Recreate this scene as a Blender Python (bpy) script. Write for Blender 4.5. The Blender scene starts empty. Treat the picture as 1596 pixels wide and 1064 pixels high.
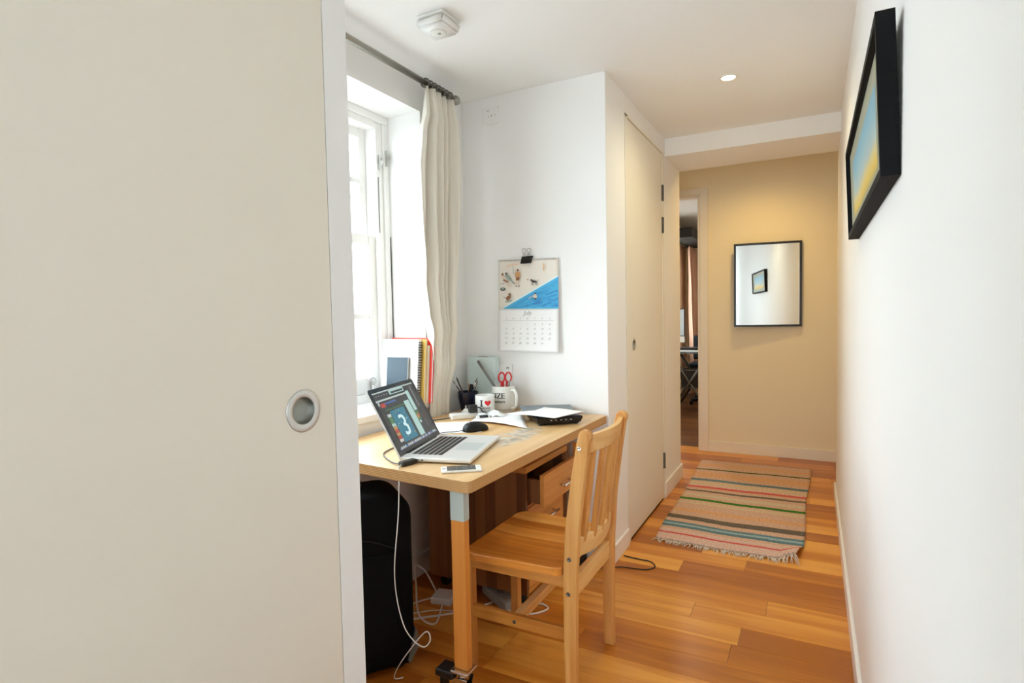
import bpy, bmesh, math, random
from mathutils import Vector, Matrix
random.seed(7)
S = bpy.context.scene
COL = S.collection
PI = math.pi

# ------------------------------------------------------------------ camera
H = 1.2
cd = bpy.data.cameras.new('camera'); cam = bpy.data.objects.new('camera', cd); COL.objects.link(cam)
RIGHT = Vector((0.8853, 0.46462, -0.01915)); DOWN = Vector((0.00464, -0.05002, -0.99874)); FWD = Vector((-0.46499, 0.88409, -0.04644))
m = Matrix((RIGHT, -DOWN, -FWD)).transposed().to_4x4(); m.translation = (0, 0, H)
cam.matrix_world = m
cd.sensor_width = 36.0; cd.sensor_fit = 'HORIZONTAL'; cd.lens = 36.0 * 893.5 / 1596.0
cd.clip_start = 0.02
S.camera = cam

# ------------------------------------------------------------------ world, lights, exposure
S.view_settings.view_transform = 'Standard'; S.view_settings.look = 'None'
S.view_settings.gamma = 1.0; S.view_settings.use_curve_mapping = False
S.view_settings.exposure = 0.85
S.cycles.max_bounces = 16; S.cycles.diffuse_bounces = 8; S.cycles.caustics_reflective = False
S.cycles.sample_clamp_indirect = 6.0
w = bpy.data.worlds.new('overcast_sky'); S.world = w; w.use_nodes = True
bg = w.node_tree.nodes['Background']; bg.inputs[0].default_value = (0.84, 0.93, 1.0, 1); bg.inputs[1].default_value = 7.6

def area(name, loc, rot, sx, sy, power, color=(1, 1, 1), portal=False):
    d = bpy.data.lights.new(name, 'AREA'); d.shape = 'RECTANGLE'; d.size = sx; d.size_y = sy
    d.energy = power; d.color = color; d.cycles.is_portal = portal
    o = bpy.data.objects.new(name, d); o.location = loc; o.rotation_euler = rot; COL.objects.link(o); return o
def spot(name, loc, power, color, angle, blend, size=0.03, rot=(0, 0, 0)):
    d = bpy.data.lights.new(name, 'SPOT'); d.energy = power; d.color = color; d.spot_size = angle; d.spot_blend = blend
    d.shadow_soft_size = size
    o = bpy.data.objects.new(name, d); o.location = loc; o.rotation_euler = rot; COL.objects.link(o); return o
area('daylight_window', (-1.93, 1.55, 1.48), (0, -PI / 2, 0), 1.2, 1.1, 1, portal=True)
area('daylight_rear_window', (-0.355, -2.66, 1.3), (PI / 2, 0, 0), 0.9, 1.9, 1, portal=True)
area('daylight_study_window', (-1.77, 7.18, 1.45), (0, -PI / 2, 0), 1.3, 1.7, 1, portal=True)
WARM = (1.0, 0.68, 0.24)
spot('hall_downlight_lamp', (-0.36, 2.93, 2.285), 12, (1.0, 0.90, 0.56), math.radians(165), 1.0, 0.04)
spot('lobby_downlight_lamp', (-0.36, 4.50, 2.375), 17, WARM, math.radians(160), 1.0, 0.05)

spot('study_downlight_lamp', (-1.15, 5.75, 2.34), 14, (1.0, 0.85, 0.65), math.radians(160), 1.0, 0.04)
# ------------------------------------------------------------------ materials
MATS = {}
def mat(name, color, rough=0.6, metal=0.0, emit=None, estr=0.0, coat=0.0, bump=None, var=0.0, vscale=4.0, trans=0.0, spec=0.5):
    if name in MATS: return MATS[name]
    M = bpy.data.materials.new(name); M.use_nodes = True; nt = M.node_tree; b = nt.nodes['Principled BSDF']
    b.inputs['Base Color'].default_value = (*color, 1); b.inputs['Roughness'].default_value = rough
    b.inputs['Metallic'].default_value = metal; b.inputs['Specular IOR Level'].default_value = spec
    b.inputs['Coat Weight'].default_value = coat; b.inputs['Transmission Weight'].default_value = trans
    if emit: b.inputs['Emission Color'].default_value = (*emit, 1); b.inputs['Emission Strength'].default_value = estr
    if var > 0 or bump:
        tc = nt.nodes.new('ShaderNodeTexCoord'); nz = nt.nodes.new('ShaderNodeTexNoise'); nz.inputs['Scale'].default_value = vscale
        nz.inputs['Detail'].default_value = 5; nt.links.new(tc.outputs['Object'], nz.inputs['Vector'])
    if var > 0:
        mx = nt.nodes.new('ShaderNodeMix'); mx.data_type = 'RGBA'
        mx.inputs[6].default_value = (*[max(0, c * (1 - var)) for c in color], 1); mx.inputs[7].default_value = (*[min(1, c * (1 + var)) for c in color], 1)
        nt.links.new(nz.outputs['Fac'], mx.inputs[0]); nt.links.new(mx.outputs[2], b.inputs['Base Color'])
    if bump:
        n2 = nt.nodes.new('ShaderNodeTexNoise'); n2.inputs['Scale'].default_value = bump[0]; n2.inputs['Detail'].default_value = 3
        nt.links.new(tc.outputs['Object'], n2.inputs['Vector'])
        bp = nt.nodes.new('ShaderNodeBump'); bp.inputs['Strength'].default_value = bump[1]; bp.inputs['Distance'].default_value = 0.002
        nt.links.new(n2.outputs['Fac'], bp.inputs['Height']); nt.links.new(bp.outputs['Normal'], b.inputs['Normal'])
    MATS[name] = M; return M

def ramp(nt, stops, fac, interp='LINEAR'):
    r = nt.nodes.new('ShaderNodeValToRGB'); cr = r.color_ramp; cr.interpolation = interp
    while len(cr.elements) < len(stops): cr.elements.new(0.5)
    for e, (p, c) in zip(cr.elements, stops): e.position = p; e.color = (*c, 1)
    nt.links.new(fac, r.inputs[0]); return r.outputs[0]
def math_node(nt, op, a, b=None):
    n = nt.nodes.new('ShaderNodeMath'); n.operation = op
    for i, x in enumerate((a, b)):
        if x is None: continue
        if isinstance(x, (int, float)): n.inputs[i].default_value = x
        else: nt.links.new(x, n.inputs[i])
    return n.outputs[0]
def wood(name, dark, mid, light, axis=0, rough=0.4, scale=1.0, rand=0.0, stave=None, coat=0.0, contrast=1.0):
    """grain stretched along an axis; rand shifts the tone of each object; stave = (axis, width) glued strips of own tone"""
    M = bpy.data.materials.new(name); M.use_nodes = True; nt = M.node_tree; b = nt.nodes['Principled BSDF']
    tc = nt.nodes.new('ShaderNodeTexCoord'); mp = nt.nodes.new('ShaderNodeMapping')
    sc = [26 * scale] * 3; sc[axis] = 1.6 * scale; mp.inputs['Scale'].default_value = sc
    oi = nt.nodes.new('ShaderNodeObjectInfo')
    off = nt.nodes.new('ShaderNodeVectorMath'); off.operation = 'ADD'
    mul = nt.nodes.new('ShaderNodeVectorMath'); mul.operation = 'SCALE'; mul.inputs['Scale'].default_value = 9.0
    cx = nt.nodes.new('ShaderNodeCombineXYZ')
    for i in range(3): nt.links.new(oi.outputs['Random'], cx.inputs[i])
    nt.links.new(cx.outputs[0], mul.inputs[0])
    nt.links.new(tc.outputs['Object'], off.inputs[0]); nt.links.new(mul.outputs[0], off.inputs[1])
    nt.links.new(off.outputs[0], mp.inputs['Vector'])
    nz = nt.nodes.new('ShaderNodeTexNoise'); nz.inputs['Scale'].default_value = 1.0; nz.inputs['Detail'].default_value = 6; nz.inputs['Distortion'].default_value = 0.6
    nt.links.new(mp.outputs[0], nz.inputs['Vector'])
    big = nt.nodes.new('ShaderNodeTexNoise'); big.inputs['Scale'].default_value = 0.13; nt.links.new(mp.outputs[0], big.inputs['Vector'])
    v = math_node(nt, 'ADD', math_node(nt, 'MULTIPLY', nz.outputs['Fac'], 0.6 * contrast), math_node(nt, 'MULTIPLY', big.outputs['Fac'], 0.4 * contrast))
    v = math_node(nt, 'ADD', v, 0.5 - 0.5 * contrast)
    if stave:
        sx = nt.nodes.new('ShaderNodeSeparateXYZ'); nt.links.new(tc.outputs['Object'], sx.inputs[0])
        f = math_node(nt, 'FLOOR', math_node(nt, 'DIVIDE', sx.outputs[stave[0]], stave[1]))
        wn = nt.nodes.new('ShaderNodeTexWhiteNoise'); wn.noise_dimensions = '1D'; nt.links.new(f, wn.inputs['W'])
        v = math_node(nt, 'ADD', v, math_node(nt, 'MULTIPLY', math_node(nt, 'SUBTRACT', wn.outputs['Value'], 0.5), 0.5))
    if rand: v = math_node(nt, 'ADD', v, math_node(nt, 'MULTIPLY', math_node(nt, 'SUBTRACT', oi.outputs['Random'], 0.5), rand))
    c = ramp(nt, [(0.22, dark), (0.5, mid), (0.8, light)], v)
    nt.links.new(c, b.inputs['Base Color']); b.inputs['Roughness'].default_value = rough; b.inputs['Coat Weight'].default_value = coat
    bp = nt.nodes.new('ShaderNodeBump'); bp.inputs['Strength'].default_value = 0.12; bp.inputs['Distance'].default_value = 0.001
    nt.links.new(nz.outputs['Fac'], bp.inputs['Height']); nt.links.new(bp.outputs['Normal'], b.inputs['Normal'])
    return M

WHITE = mat('white_emulsion', (0.88, 0.872, 0.865), 0.75, bump=(180, 0.05), var=0.012, vscale=1.5)
CEILW = mat('ceiling_emulsion', (0.88, 0.872, 0.86), 0.8, bump=(180, 0.05))
GLOSSW = mat('white_gloss_paint', (0.87, 0.86, 0.85), 0.35, var=0.01)
CREAM = mat('cream_door_paint', (0.83, 0.775, 0.675), 0.45, bump=(60, 0.04), var=0.02, vscale=2.0)
FLOORW = wood('oak_floor_wood', (0.40, 0.115, 0.010), (0.62, 0.22, 0.024), (0.84, 0.40, 0.075), 0, 0.28, 0.8, rand=0.72, contrast=1.2)
CHAIRW = wood('chair_rubberwood', (0.46, 0.175, 0.035), (0.64, 0.295, 0.075), (0.80, 0.45, 0.16), 2, 0.35, 1.3, rand=0.16, contrast=1.4)
RAILW = wood('chair_rail_wood', (0.58, 0.27, 0.07), (0.77, 0.44, 0.15), (0.88, 0.59, 0.27), 1, 0.35, 1.3, rand=0.16, contrast=1.5)
SIDEW = wood('chair_side_wood', (0.46, 0.165, 0.025), (0.64, 0.27, 0.055), (0.80, 0.42, 0.13), 0, 0.35, 1.3, rand=0.16, contrast=1.5)
SEATW = wood('chair_seat_wood', (0.52, 0.17, 0.022), (0.78, 0.30, 0.05), (0.92, 0.48, 0.13), 0, 0.30, 1.2, stave=(1, 0.068), contrast=1.5)
DRAWW = wood('drawer_beech', (0.52, 0.20, 0.04), (0.68, 0.30, 0.07), (0.80, 0.42, 0.13), 1, 0.4, 1.2, rand=0.1)
CABW_SHADED = wood('cabinet_beech_shaded', (0.15, 0.055, 0.018), (0.24, 0.095, 0.03), (0.34, 0.15, 0.05), 2, 0.45, 1.0, rand=0.1, stave=(0, 0.05))  # beech darkened: the shadow under the desk is put into its colour
LEGW = wood('desk_leg_pine', (0.56, 0.19, 0.028), (0.68, 0.255, 0.042), (0.76, 0.34, 0.08), 2, 0.5, 1.0)
CHROME = mat('chrome', (0.75, 0.75, 0.74), 0.18, 1.0)
STEEL = mat('brushed_steel', (0.62, 0.62, 0.60), 0.38, 1.0)
DSTEEL = mat('dark_steel', (0.16, 0.155, 0.14), 0.4, 0.8)
BLACKP = mat('black_plastic', (0.012, 0.012, 0.013), 0.42)
BLACKM = mat('black_matt', (0.006, 0.006, 0.007), 0.8, spec=0.2)
WHITEP = mat('white_plastic', (0.85, 0.85, 0.83), 0.35)
PAPER = mat('white_paper', (0.90, 0.90, 0.90), 0.8)
GREYP = mat('grey_plastic', (0.35, 0.35, 0.34), 0.5)

# ------------------------------------------------------------------ helpers
def bx(bm, x0, x1, y0, y1, z0, z1, mi=0, bev=0.0, seg=2, rot=None):
    """axis box between the limits; rot = (Matrix, pivot)"""
    vs = [bm.verts.new((x, y, z)) for z in (z0, z1) for y in (y0, y1) for x in (x0, x1)]
    fs = [bm.faces.new([vs[i] for i in q]) for q in ((0, 2, 3, 1), (4, 5, 7, 6), (0, 1, 5, 4), (2, 6, 7, 3), (0, 4, 6, 2), (1, 3, 7, 5))]
    for f in fs: f.material_index = mi
    if bev > 0:
        es = list({e for f in fs for e in f.edges})
        r = bmesh.ops.bevel(bm, geom=es, offset=bev, segments=seg, affect='EDGES', profile=0.5)
        vs = list({v for f in r['faces'] for v in f.verts} | {v for v in vs if v.is_valid})
        for f in {f for v in vs for f in v.link_faces}: f.material_index = mi
    if rot:
        for v in vs: v.co = rot[0] @ (v.co - Vector(rot[1])) + Vector(rot[1])
    return vs
def tube(bm, pts, r, n=8, mi=0, cap=True, closed=False):
    pts = [Vector(p) for p in pts]; rings = []; up = None; N = len(pts)
    for i, p in enumerate(pts):
        a = pts[i - 1] if (i > 0 or closed) else p; b = pts[(i + 1) % N] if (i < N - 1 or closed) else p
        t = (b - a).normalized()
        if up is None:
            up = t.orthogonal().normalized()
        up = (up - t * up.dot(t)).normalized() if (up - t * up.dot(t)).length > 1e-6 else t.orthogonal().normalized()
        s = t.cross(up); rr = r[i] if isinstance(r, (list, tuple)) else r
        rings.append([bm.verts.new(p + (up * math.cos(2 * PI * k / n) + s * math.sin(2 * PI * k / n)) * rr) for k in range(n)])
    for i in range(N if closed else N - 1):
        A, B = rings[i], rings[(i + 1) % N]
        for k in range(n):
            f = bm.faces.new((A[k], A[(k + 1) % n], B[(k + 1) % n], B[k])); f.material_index = mi; f.smooth = True
    if cap and not closed:
        bm.faces.new(rings[0][::-1]).material_index = mi; bm.faces.new(rings[-1]).material_index = mi
def lathe(bm, prof, c, axis='z', n=32, mi=0, smooth=True):
    """prof = [(radius, along)] turned about an axis through c; open profile, caps when radius 0"""
    c = Vector(c); ax = {'x': (Vector((0, 1, 0)), Vector((0, 0, 1)), Vector((1, 0, 0))), 'y': (Vector((0, 0, 1)), Vector((1, 0, 0)), Vector((0, 1, 0))), 'z': (Vector((1, 0, 0)), Vector((0, 1, 0)), Vector((0, 0, 1)))}[axis]
    rings = []
    for r, h in prof:
        if r < 1e-6: rings.append([bm.verts.new(c + ax[2] * h)])
        else: rings.append([bm.verts.new(c + ax[2] * h + (ax[0] * math.cos(2 * PI * k / n) + ax[1] * math.sin(2 * PI * k / n)) * r) for k in range(n)])
    for A, B in zip(rings, rings[1:]):
        for k in range(n):
            q = [A[k % len(A)], A[(k + 1) % len(A)], B[(k + 1) % len(B)], B[k % len(B)]]
            q = [v for i, v in enumerate(q) if v not in q[:i]]
            if len(q) > 2:
                f = bm.faces.new(q); f.material_index = mi; f.smooth = smooth
def prism(bm, poly, z0, z1, mi=0, axis='z'):
    """polygon (2D) extruded; axis z: (x,y); axis y: (x,z); axis x: (y,z)"""
    def P(a, b, h): return (a, b, h) if axis == 'z' else ((a, h, b) if axis == 'y' else (h, a, b))
    A = [bm.verts.new(P(a, b, z0)) for a, b in poly]; B = [bm.verts.new(P(a, b, z1)) for a, b in poly]; n = len(poly)
    fs = [bm.faces.new(A[::-1]), bm.faces.new(B)] + [bm.faces.new((A[i], A[(i + 1) % n], B[(i + 1) % n], B[i])) for i in range(n)]
    for f in fs: f.material_index = mi
    return A + B
def quad(bm, pts, mi=0):
    f = bm.faces.new([bm.verts.new(p) for p in pts]); f.material_index = mi; return f
def gloc(o):
    v = Vector((0, 0, 0))
    while o: v += o.location; o = o.parent
    return v
def obj(name, bm, mats, parent=None, world=True, smooth=False, kind=None, bev=None, label=None):
    bmesh.ops.recalc_face_normals(bm, faces=bm.faces)
    if parent is not None and world:
        d = gloc(parent)
        for v in bm.verts: v.co -= d
    me = bpy.data.meshes.new(name); bm.to_mesh(me); bm.free()
    for x in (mats if isinstance(mats, (list, tuple)) else [mats]): me.materials.append(x)
    if smooth:
        for p in me.polygons: p.use_smooth = True
    o = bpy.data.objects.new(name, me); COL.objects.link(o)
    if parent is not None: o.parent = parent
    if kind: o['kind'] = kind
    if label: o['label'] = label
    if bev:
        md = o.modifiers.new('edge', 'BEVEL'); md.width = bev; md.segments = 2; md.limit_method = 'ANGLE'; md.angle_limit = 0.7
    return o
def thing(name, label, cat, loc=(0, 0, 0), rotz=0.0, group=None):
    o = bpy.data.objects.new(name, None); COL.objects.link(o); o.location = loc; o.rotation_euler = (0, 0, rotz); o.empty_display_size = 0.05
    o['label'] = label; o['category'] = cat
    if group: o['group'] = group
    return o
def tag(o, label, cat, group=None, kind=None):
    o['label'] = label; o['category'] = cat
    if group: o['group'] = group
    if kind: o['kind'] = kind
    return o
def B(): return bmesh.new()
def boxobj(name, lim, m, parent=None, bev=0.0, kind=None, world=True, **k):
    bm = B(); bx(bm, *lim, bev=bev); return obj(name, bm, m, parent, kind=kind, world=world, **k)
def spline(pts, n=8):
    P = [Vector(p) for p in pts]; out = []
    for i in range(len(P) - 1):
        a = P[max(i - 1, 0)]; b = P[i]; c = P[i + 1]; d = P[min(i + 2, len(P) - 1)]
        for k in range(n):
            t = k / n
            out.append(0.5 * ((2 * b) + (c - a) * t + (2 * a - 5 * b + 4 * c - d) * t * t + (3 * b - a - 3 * c + d) * t ** 3))
    out.append(P[-1]); return out
def text_faces(s, size, align='CENTER', bold=0.0, shear=0.0, res=3):
    """list of (verts, faces) of a text in its own xy plane"""
    c = bpy.data.curves.new('t', 'FONT'); c.body = s; c.size = size; c.align_x = align; c.resolution_u = res; c.offset = bold; c.shear = shear
    o = bpy.data.objects.new('t', c); COL.objects.link(o)
    dg = bpy.context.evaluated_depsgraph_get(); dg.update()
    me = bpy.data.meshes.new_from_object(o.evaluated_get(dg))
    vs = [v.co.copy() for v in me.vertices]; fs = [tuple(p.vertices) for p in me.polygons]
    bpy.data.objects.remove(o); bpy.data.curves.remove(c); bpy.data.meshes.remove(me)
    return vs, fs
def add_text(bm, s, size, f, mi=0, bold=0.0, cell=0.004, **k):
    vs, fs = text_faces(s, size, **k)
    t = bmesh.new(); V = [t.verts.new((v.x, v.y, 0)) for v in vs]
    for q in fs:
        try: t.faces.new([V[i] for i in q])
        except ValueError: pass
    bmesh.ops.triangulate(t, faces=t.faces)
    for _ in range(4):
        es = [e for e in t.edges if e.calc_length() > cell]
        if not es: break
        bmesh.ops.subdivide_edges(t, edges=es, cuts=1); bmesh.ops.triangulate(t, faces=t.faces)
    for d in ([-bold, 0, bold] if bold else [0]):
        M_ = {v: bm.verts.new(f(v.co.x + d, v.co.y)) for v in t.verts}
        for q in t.faces:
            try: bm.faces.new([M_[v] for v in q.verts]).material_index = mi
            except ValueError: pass
    t.free()

# ================================================================== SETTING
XL, XR, XW = -0.845, 0.134, -1.62        # hall left wall, hall right wall, window wall
YA, YC = 0.905, 2.563                     # alcove from the near return to the calendar wall
YS, YE, YF = 3.75, 4.20, 5.10             # soffit front, end of the hall walls, far wall
ZC, ZS = 2.30, 2.19
YB = -2.6
# floor slab + planks
fl = boxobj('floor', (-2.4, 1.3, YB - 0.2, 9.2, -0.1, -0.0025), wood('floor_joint_wood', (0.10, 0.035, 0.01), (0.16, 0.06, 0.018), (0.24, 0.10, 0.03), 0, 0.4), kind='structure')
def plank(x0, x1, y0, y1):
    bm = B(); cx, cy = (x0 + x1) / 2, (y0 + y1) / 2; g = 0.0007
    bx(bm, x0 + g - cx, x1 - g - cx, y0 + g - cy, y1 - g - cy, -0.012, 0.0)
    o = obj('plank', bm, FLOORW, fl, world=False); o.location = (cx, cy, 0)
PW = 0.128; row = 0
y = 2.14 - PW * 10
while y < 5.2:
    if y + PW <= YA or (y + PW > 2.60 and y < YE - 0.02): lo, hi = XL, XR
    elif y >= YE - 0.05: lo, hi = -1.75, 0.95
    else: lo, hi = XW, XR
    random.seed(100 + row)
    x = lo - random.uniform(0.1, 0.6)
    cuts = []
    while x < hi:
        x += random.uniform(0.45, 1.15); cuts.append(x)
    if abs(y - 2.14) < 0.01: cuts = [-1.1, -0.235, hi]
    pts = [lo] + [c for c in cuts if lo + 0.08 < c < hi - 0.08] + [hi]
    for a, b in zip(pts, pts[1:]): plank(a, b, y, y + PW)
    y += PW; row += 1
# study beyond the far door: darker boards, too far off to tell apart
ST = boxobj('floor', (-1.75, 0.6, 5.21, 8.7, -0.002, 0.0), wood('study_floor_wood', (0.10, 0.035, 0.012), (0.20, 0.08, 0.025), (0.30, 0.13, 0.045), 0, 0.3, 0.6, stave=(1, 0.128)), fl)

# ceilings
boxobj('ceiling', (XW - 0.5, XR + 0.1, YB - 0.1, YS, ZC, ZC + 0.1), CEILW, kind='structure')
boxobj('ceiling', (-1.9, 1.1, YE, YF + 0.1, 2.40, 2.5), CEILW, kind='structure')
boxobj('ceiling', (-1.9, 0.8, YF + 0.1, 8.9, 2.36, 2.46), CEILW, kind='structure')
boxobj('trim_1', (-1.9, XR + 0.3, YS, YE, ZS, 2.5), CEILW, kind='structure')      # dropped soffit across the hall

# right wall with its soft outer corner and the rear wall
bm = B(); r = 0.018
poly = [(XR, YB), (XR + 0.12, YB), (XR + 0.12, YE)] + [(XR + r - r * math.sin(a), YE - r + r * math.cos(a)) for a in [i * PI / 12 for i in range(7)]]
prism(bm, poly, 0, 2.5)
obj('wall_right', bm, WHITE, kind='structure')
boxobj('baseboard_right', (XR - 0.012, XR, YB, YE - 0.01, 0, 0.085), GLOSSW, kind='structure', bev=0.003)
# left wall: near cupboard part, return into the alcove, far part
bm = B()
bx(bm, XL - 0.06, XL, YB, -0.06, 0, ZC); bx(bm, XL - 0.06, XL, 0.842, YA, 0, ZC); bx(bm, XL - 0.06, XL, -0.06, 0.842, 2.19, ZC)
bx(bm, XW - 0.4, XL - 0.06, YA - 0.10, YA, 0, ZC)
obj('wall_left', bm, WHITE, kind='structure')
bm = B()                                     # block holding the far cupboard; its front is the hall wall
bx(bm, XW - 0.4, XL, YC, 2.862, 0, ZC); bx(bm, XL - 0.12, XL, 2.862, 3.70, ZS + 0.012, ZC); bx(bm, XL - 0.12, XL, 3.70, YE, 0, 2.5)
bx(bm, XW - 0.1, XL - 0.12, 2.862, 2.90, 0, 2.4); bx(bm, XW - 0.1, XL - 0.12, YE - 0.1, YE, 0, 2.5)
obj('wall_calendar', bm, WHITE, kind='structure', bev=0.002)
# window wall with its opening and deep reveal
WY0, WY1, WZ0, WZ1 = 1.00, 2.205, 0.80, 2.15
bm = B()
bx(bm, XW - 0.3, XW, YA, WY0, 0, ZC); bx(bm, XW - 0.3, XW, WY1, YC, 0, ZC); bx(bm, XW - 0.3, XW, WY0, WY1, 0, WZ0 - 0.03); bx(bm, XW - 0.3, XW, WY0, WY1, WZ1, ZC)
obj('wall_window', bm, WHITE, kind='structure')
# rear wall behind the viewpoint, mostly a tall window; lobby and study shell
bm = B()
bx(bm, XL - 0.1, XL + 0.06, YB - 0.1, YB, 0, ZC); bx(bm, XR - 0.06, XR + 0.1, YB - 0.1, YB, 0, ZC)
bx(bm, XL + 0.06, XR - 0.06, YB - 0.1, YB, 0, 0.3); bx(bm, XL + 0.06, XR - 0.06, YB - 0.1, YB, 2.2, ZC)
obj('wall_rear', bm, WHITE, kind='structure')
bm = B()
DX1 = -0.86                                  # doorway to the study runs left from here
bx(bm, DX1, 1.1, YF, YF + 0.1, 0, 2.5); bx(bm, -1.62, DX1, YF, YF + 0.1, ZS + 0.01, 2.5); bx(bm, -1.9, -1.62, YF, YF + 0.1, 0, 2.5)
obj('wall_far', bm, mat('far_wall_cream', (0.86, 0.765, 0.55), 0.75, bump=(180, 0.05)), kind='structure')
bm = B(); bx(bm, -1.9, -1.75, YE, YF, 0, 2.5); bx(bm, 0.95, 1.1, YE, YF, 0, 2.5); bx(bm, XR + 0.12, 1.1, YE - 0.1, YE, 0, 2.5)
obj('wall_lobby', bm, WHITE, kind='structure')
SW = mat('study_wall_paint', (0.80, 0.66, 0.50), 0.8)
bm = B()
bx(bm, -1.9, -1.62, YF + 0.1, 6.3, 0, 2.4); bx(bm, -1.9, -1.62, 8.05, 8.9, 0, 2.4); bx(bm, -1.9, -1.62, 6.3, 8.05, 0, 0.8); bx(bm, -1.9, -1.62, 6.3, 8.05, 2.1, 2.4)
bx(bm, -1.9, 0.8, 8.6, 8.9, 0, 2.4); bx(bm, 0.6, 0.8, YF + 0.1, 8.6, 0, 2.4)
obj('wall_study', bm, SW, kind='structure')
# baseboards
boxobj('baseboard_far', (-0.79, 0.95, YF - 0.014, YF, 0, 0.09), mat('cream_gloss_paint', (0.85, 0.79, 0.65), 0.35), kind='structure', bev=0.003)
bm = B(); bx(bm, XL, XL + 0.012, 3.685, YE, 0, 0.10); bx(bm, XL - 0.3, XL + 0.012, YE, YE + 0.012, 0, 0.10)
obj('baseboard_left', bm, GLOSSW, kind='structure', bev=0.002)
bm = B(); bx(bm, XL, XL + 0.012, YC - 0.012, 2.855, 0, 0.085); bx(bm, XW, XL, YC - 0.012, YC, 0, 0.085)
obj('baseboard_calendar', bm, GLOSSW, kind='structure', bev=0.002)
boxobj('baseboard_window', (XW, XW + 0.014, YA, YC - 0.012, 0, 0.10), GLOSSW, kind='structure', bev=0.002)

# ------------------------------------------------------------------ flush pull used by both cupboard doors
def flush_pull(y, z, r, parent):
    bm = B(); lathe(bm, [(r * 0.99, -0.0005), (r, 0.0012), (r * 0.97, 0.002), (r * 0.66, 0.0014), (r * 0.64, 0.0008)], (XL, y, z), 'x', 40)
    f = obj('flush_pull', bm, STEEL, parent, smooth=False)
    bm = B(); lathe(bm, [(r * 0.645, 0.0012), (r * 0.62, -0.012), (r * 0.45, -0.0155), (0, -0.016)], (XL, y, z), 'x', 40)
    obj('recessed_cup', bm, mat('steel_cup', (0.36, 0.37, 0.34), 0.5, 1.0), f)
def door_with_hole(name, y0, y1, z0, z1, hy, hz, r):
    """door leaf whose front face has a round hole for the pull"""
    bm = B(); n = 40; x0, x1 = XL - 0.040, XL
    hole = [bm.verts.new((x1, hy + r * math.cos(2 * PI * k / n), hz + r * math.sin(2 * PI * k / n))) for k in range(n)]
    inn = [bm.verts.new((x1 - 0.02, v.co.y, v.co.z)) for v in hole]
    sq = []
    for k in range(n):
        c, s = math.cos(2 * PI * k / n), math.sin(2 * PI * k / n); q = 2 * r / max(abs(c), abs(s))
        sq.append(bm.verts.new((x1, hy + c * q, hz + s * q)))
    for k in range(n):
        j = (k + 1) % n
        bm.faces.new((hole[k], hole[j], sq[j], sq[k])); bm.faces.new((hole[k], inn[k], inn[j], hole[j]))
    bm.faces.new(inn)
    a, b, c, d = hy - 2 * r, hy + 2 * r, hz - 2 * r, hz + 2 * r
    for (ya, yb, za, zb) in ((y0, a, z0, z1), (b, y1, z0, z1), (a, b, z0, c), (a, b, d, z1)):
        quad(bm, [(x1, ya, za), (x1, yb, za), (x1, yb, zb), (x1, ya, zb)])
    for q in ([(x0, y0, z0), (x1, y0, z0), (x1, y0, z1), (x0, y0, z1)], [(x0, y1, z0), (x1, y1, z0), (x1, y1, z1), (x0, y1, z1)],
              [(x0, y0, z0), (x0, y1, z0), (x0, y1, z1), (x0, y0, z1)], [(x0, y0, z0), (x0, y1, z0), (x1, y1, z0), (x1, y0, z0)], [(x0, y0, z1), (x0, y1, z1), (x1, y1, z1), (x1, y0, z1)]):
        quad(bm, q)
    o = obj(name, bm, CREAM, kind='structure'); return o
d1 = door_with_hole('door_1', -0.058, 0.840, 0.008, 2.186, 0.762, 1.028, 0.0275)
flush_pull(0.762, 1.028, 0.040, d1)
d2 = door_with_hole('door_2', 2.905, 3.662, 0.012, 2.186, 3.000, 1.030, 0.0245)
flush_pull(3.000, 1.030, 0.034, d2)
bm = B(); bx(bm, XL - 0.05, XL + 0.004, 2.864, 2.901, 0, ZS + 0.012); bx(bm, XL - 0.05, XL + 0.004, 3.666, 3.70, 0, ZS + 0.012); bx(bm, XL - 0.05, XL + 0.004, 2.864, 3.70, 2.190, ZS + 0.014)
obj('trim_2', bm, CREAM, kind='structure', bev=0.0015)          # frame of the hall cupboard door
boxobj('wall_cupboard', (XL - 0.10, XL - 0.06, 2.86, 3.71, 0, 2.3), BLACKM, kind='structure')
for z in (1.945, 1.745, 0.25):
    bm = B(); yh = 3.664
    bx(bm, XL, XL + 0.0025, yh - 0.013, yh + 0.013, z - 0.05, z + 0.05)
    for k in range(5): tube(bm, [(XL + 0.006, yh, z - 0.05 + k * 0.02 + 0.0008), (XL + 0.006, yh, z - 0.03 + k * 0.02 - 0.0008)], 0.007, 10)
    obj('hinge', bm, DSTEEL, d2)
# casing of the doorway to the study
bm = B(); CASE = mat('casing_cream_paint', (0.82, 0.76, 0.64), 0.45)
bx(bm, DX1 - 0.015, DX1 + 0.005, YF - 0.005, YF + 0.105, 0, 2.19)
bx(bm, DX1 + 0.005, -0.790, YF - 0.016, YF, 0, 2.235); bx(bm, -1.70, DX1 + 0.005, YF - 0.016, YF, 2.185, 2.235)
bx(bm, -1.62, DX1, YF - 0.005, YF + 0.105, 2.175, 2.20)
obj('trim_3', bm, CASE, kind='structure', bev=0.002)

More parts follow.
